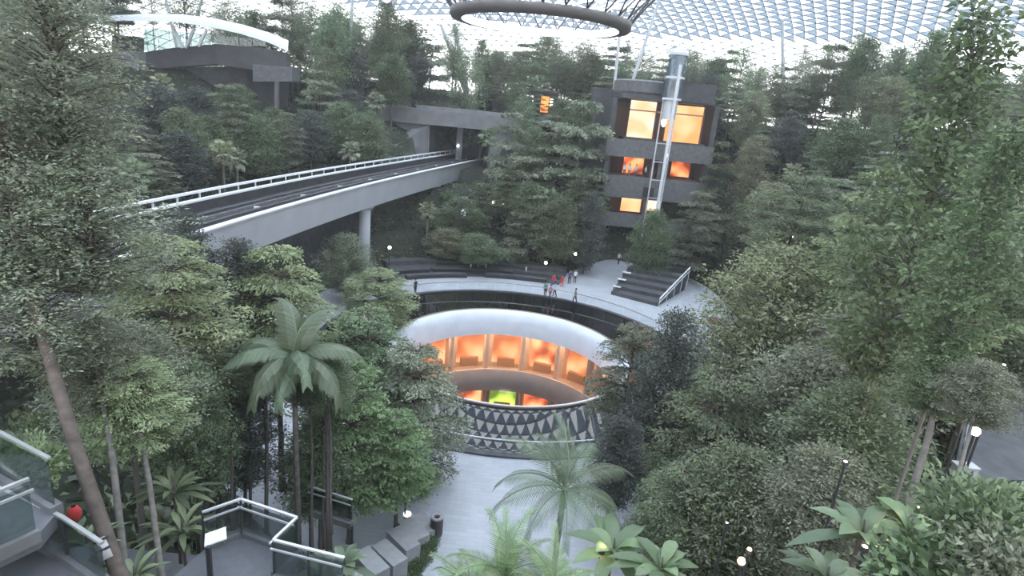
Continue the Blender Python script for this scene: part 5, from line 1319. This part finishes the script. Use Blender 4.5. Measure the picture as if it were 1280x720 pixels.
def person(pose, P, rz, top, legs, label, sc=1.0, group=None):
    src, pz = PERS[pose]; me = src.copy(); me.materials.clear()
    for m_ in (cloth[top], cloth[legs], skin, cloth['black']): me.materials.append(m_)
    for f in me.polygons:
        c = f.center; i = 0
        if c.z > pz + 0.52: i = 2
        elif c.z < 0.07: i = 3
        elif c.z < pz - 0.02 and abs(c.x) < 0.2: i = 1
        elif pose == 'sit' and c.y > 0.1 and c.z < pz + 0.06: i = 1
        elif abs(c.x) > 0.19 and c.z < pz + 0.22: i = 2
        f.material_index = i
    t = thing('person', label, 'person', P, group, rz); t.scale = (sc, sc, sc)
    link('body', me, t); link('hair', HAIR[pose], t)
    return t
def pp(px, py): q = atz(px, py, 0); return (q[0], q[1], 0)
person('stand', pp(681, 371), 2.6, 'teal', 'black', 'person in teal top and black trousers in the group on the plaza')
person('stand', pp(687, 373), 0.3, 'pink', 'black', 'person in pink top and black trousers in the group on the plaza', 0.92)
person('walk', pp(693, 371), 1.4, 'white', 'black', 'person in white top and black trousers in the group on the plaza')
person('sit', (4.7, 21.55, 0), PI, 'red', 'blue', 'person in red top and blue trousers sitting on the curved bench')
person('sit', (5.7, 21.3, 0), PI, 'red', 'red', 'person all in red sitting on the curved bench')
person('stand', pp(711, 355), PI, 'blue', 'black', 'person in dark blue top standing by the bench end')
person('stand', pp(718, 354), PI, 'white', 'black', 'person in white shirt and black trousers standing by the bench end')
person('walk', pp(718, 380), 2.0, 'grey', 'black', 'person in grey top walking alone on the plaza')
person('stand', pp(519, 368), 1.0, 'black', 'black', 'person all in black by the pool rail beside the pale tree')
pr_ = person('hold', pp(890, 424), 1.5, 'black', 'black', 'person in black holding a red umbrella near the plaza edge')
um = thing('umbrella', 'open red umbrella held by the person in black', 'umbrella', (pr_.location.x - 0.2, pr_.location.y + 0.05, 1.25))
MB().tube([(0, 0, 0), (0, 0, 0.85)], 0.012, 6).build('shaft', darkmetal, um)
MB().lathe([(0, 0.92), (0.25, 0.86), (0.45, 0.72), (0.55, 0.55), (0.53, 0.55), (0.43, 0.7), (0, 0.89)], 16).build('canopy', cloth['red'], um, True)
for k, xx in enumerate((14.1, 14.8, 15.7, 17.1)):
    person('stand', (xx, YB + 0.1, 12.2), PI + 0.3 * k, 'white', ['black', 'grey', 'blue', 'black'][k], 'person in white top with %s trousers at the edge of the middle terrace' % ['black', 'grey', 'blue', 'black'][k], 1.0, 'people in white on the middle terrace')
person('walk', (14.6, 35.0, 0), 3.3, 'white', 'black', 'person in white top in the dark ground passage')
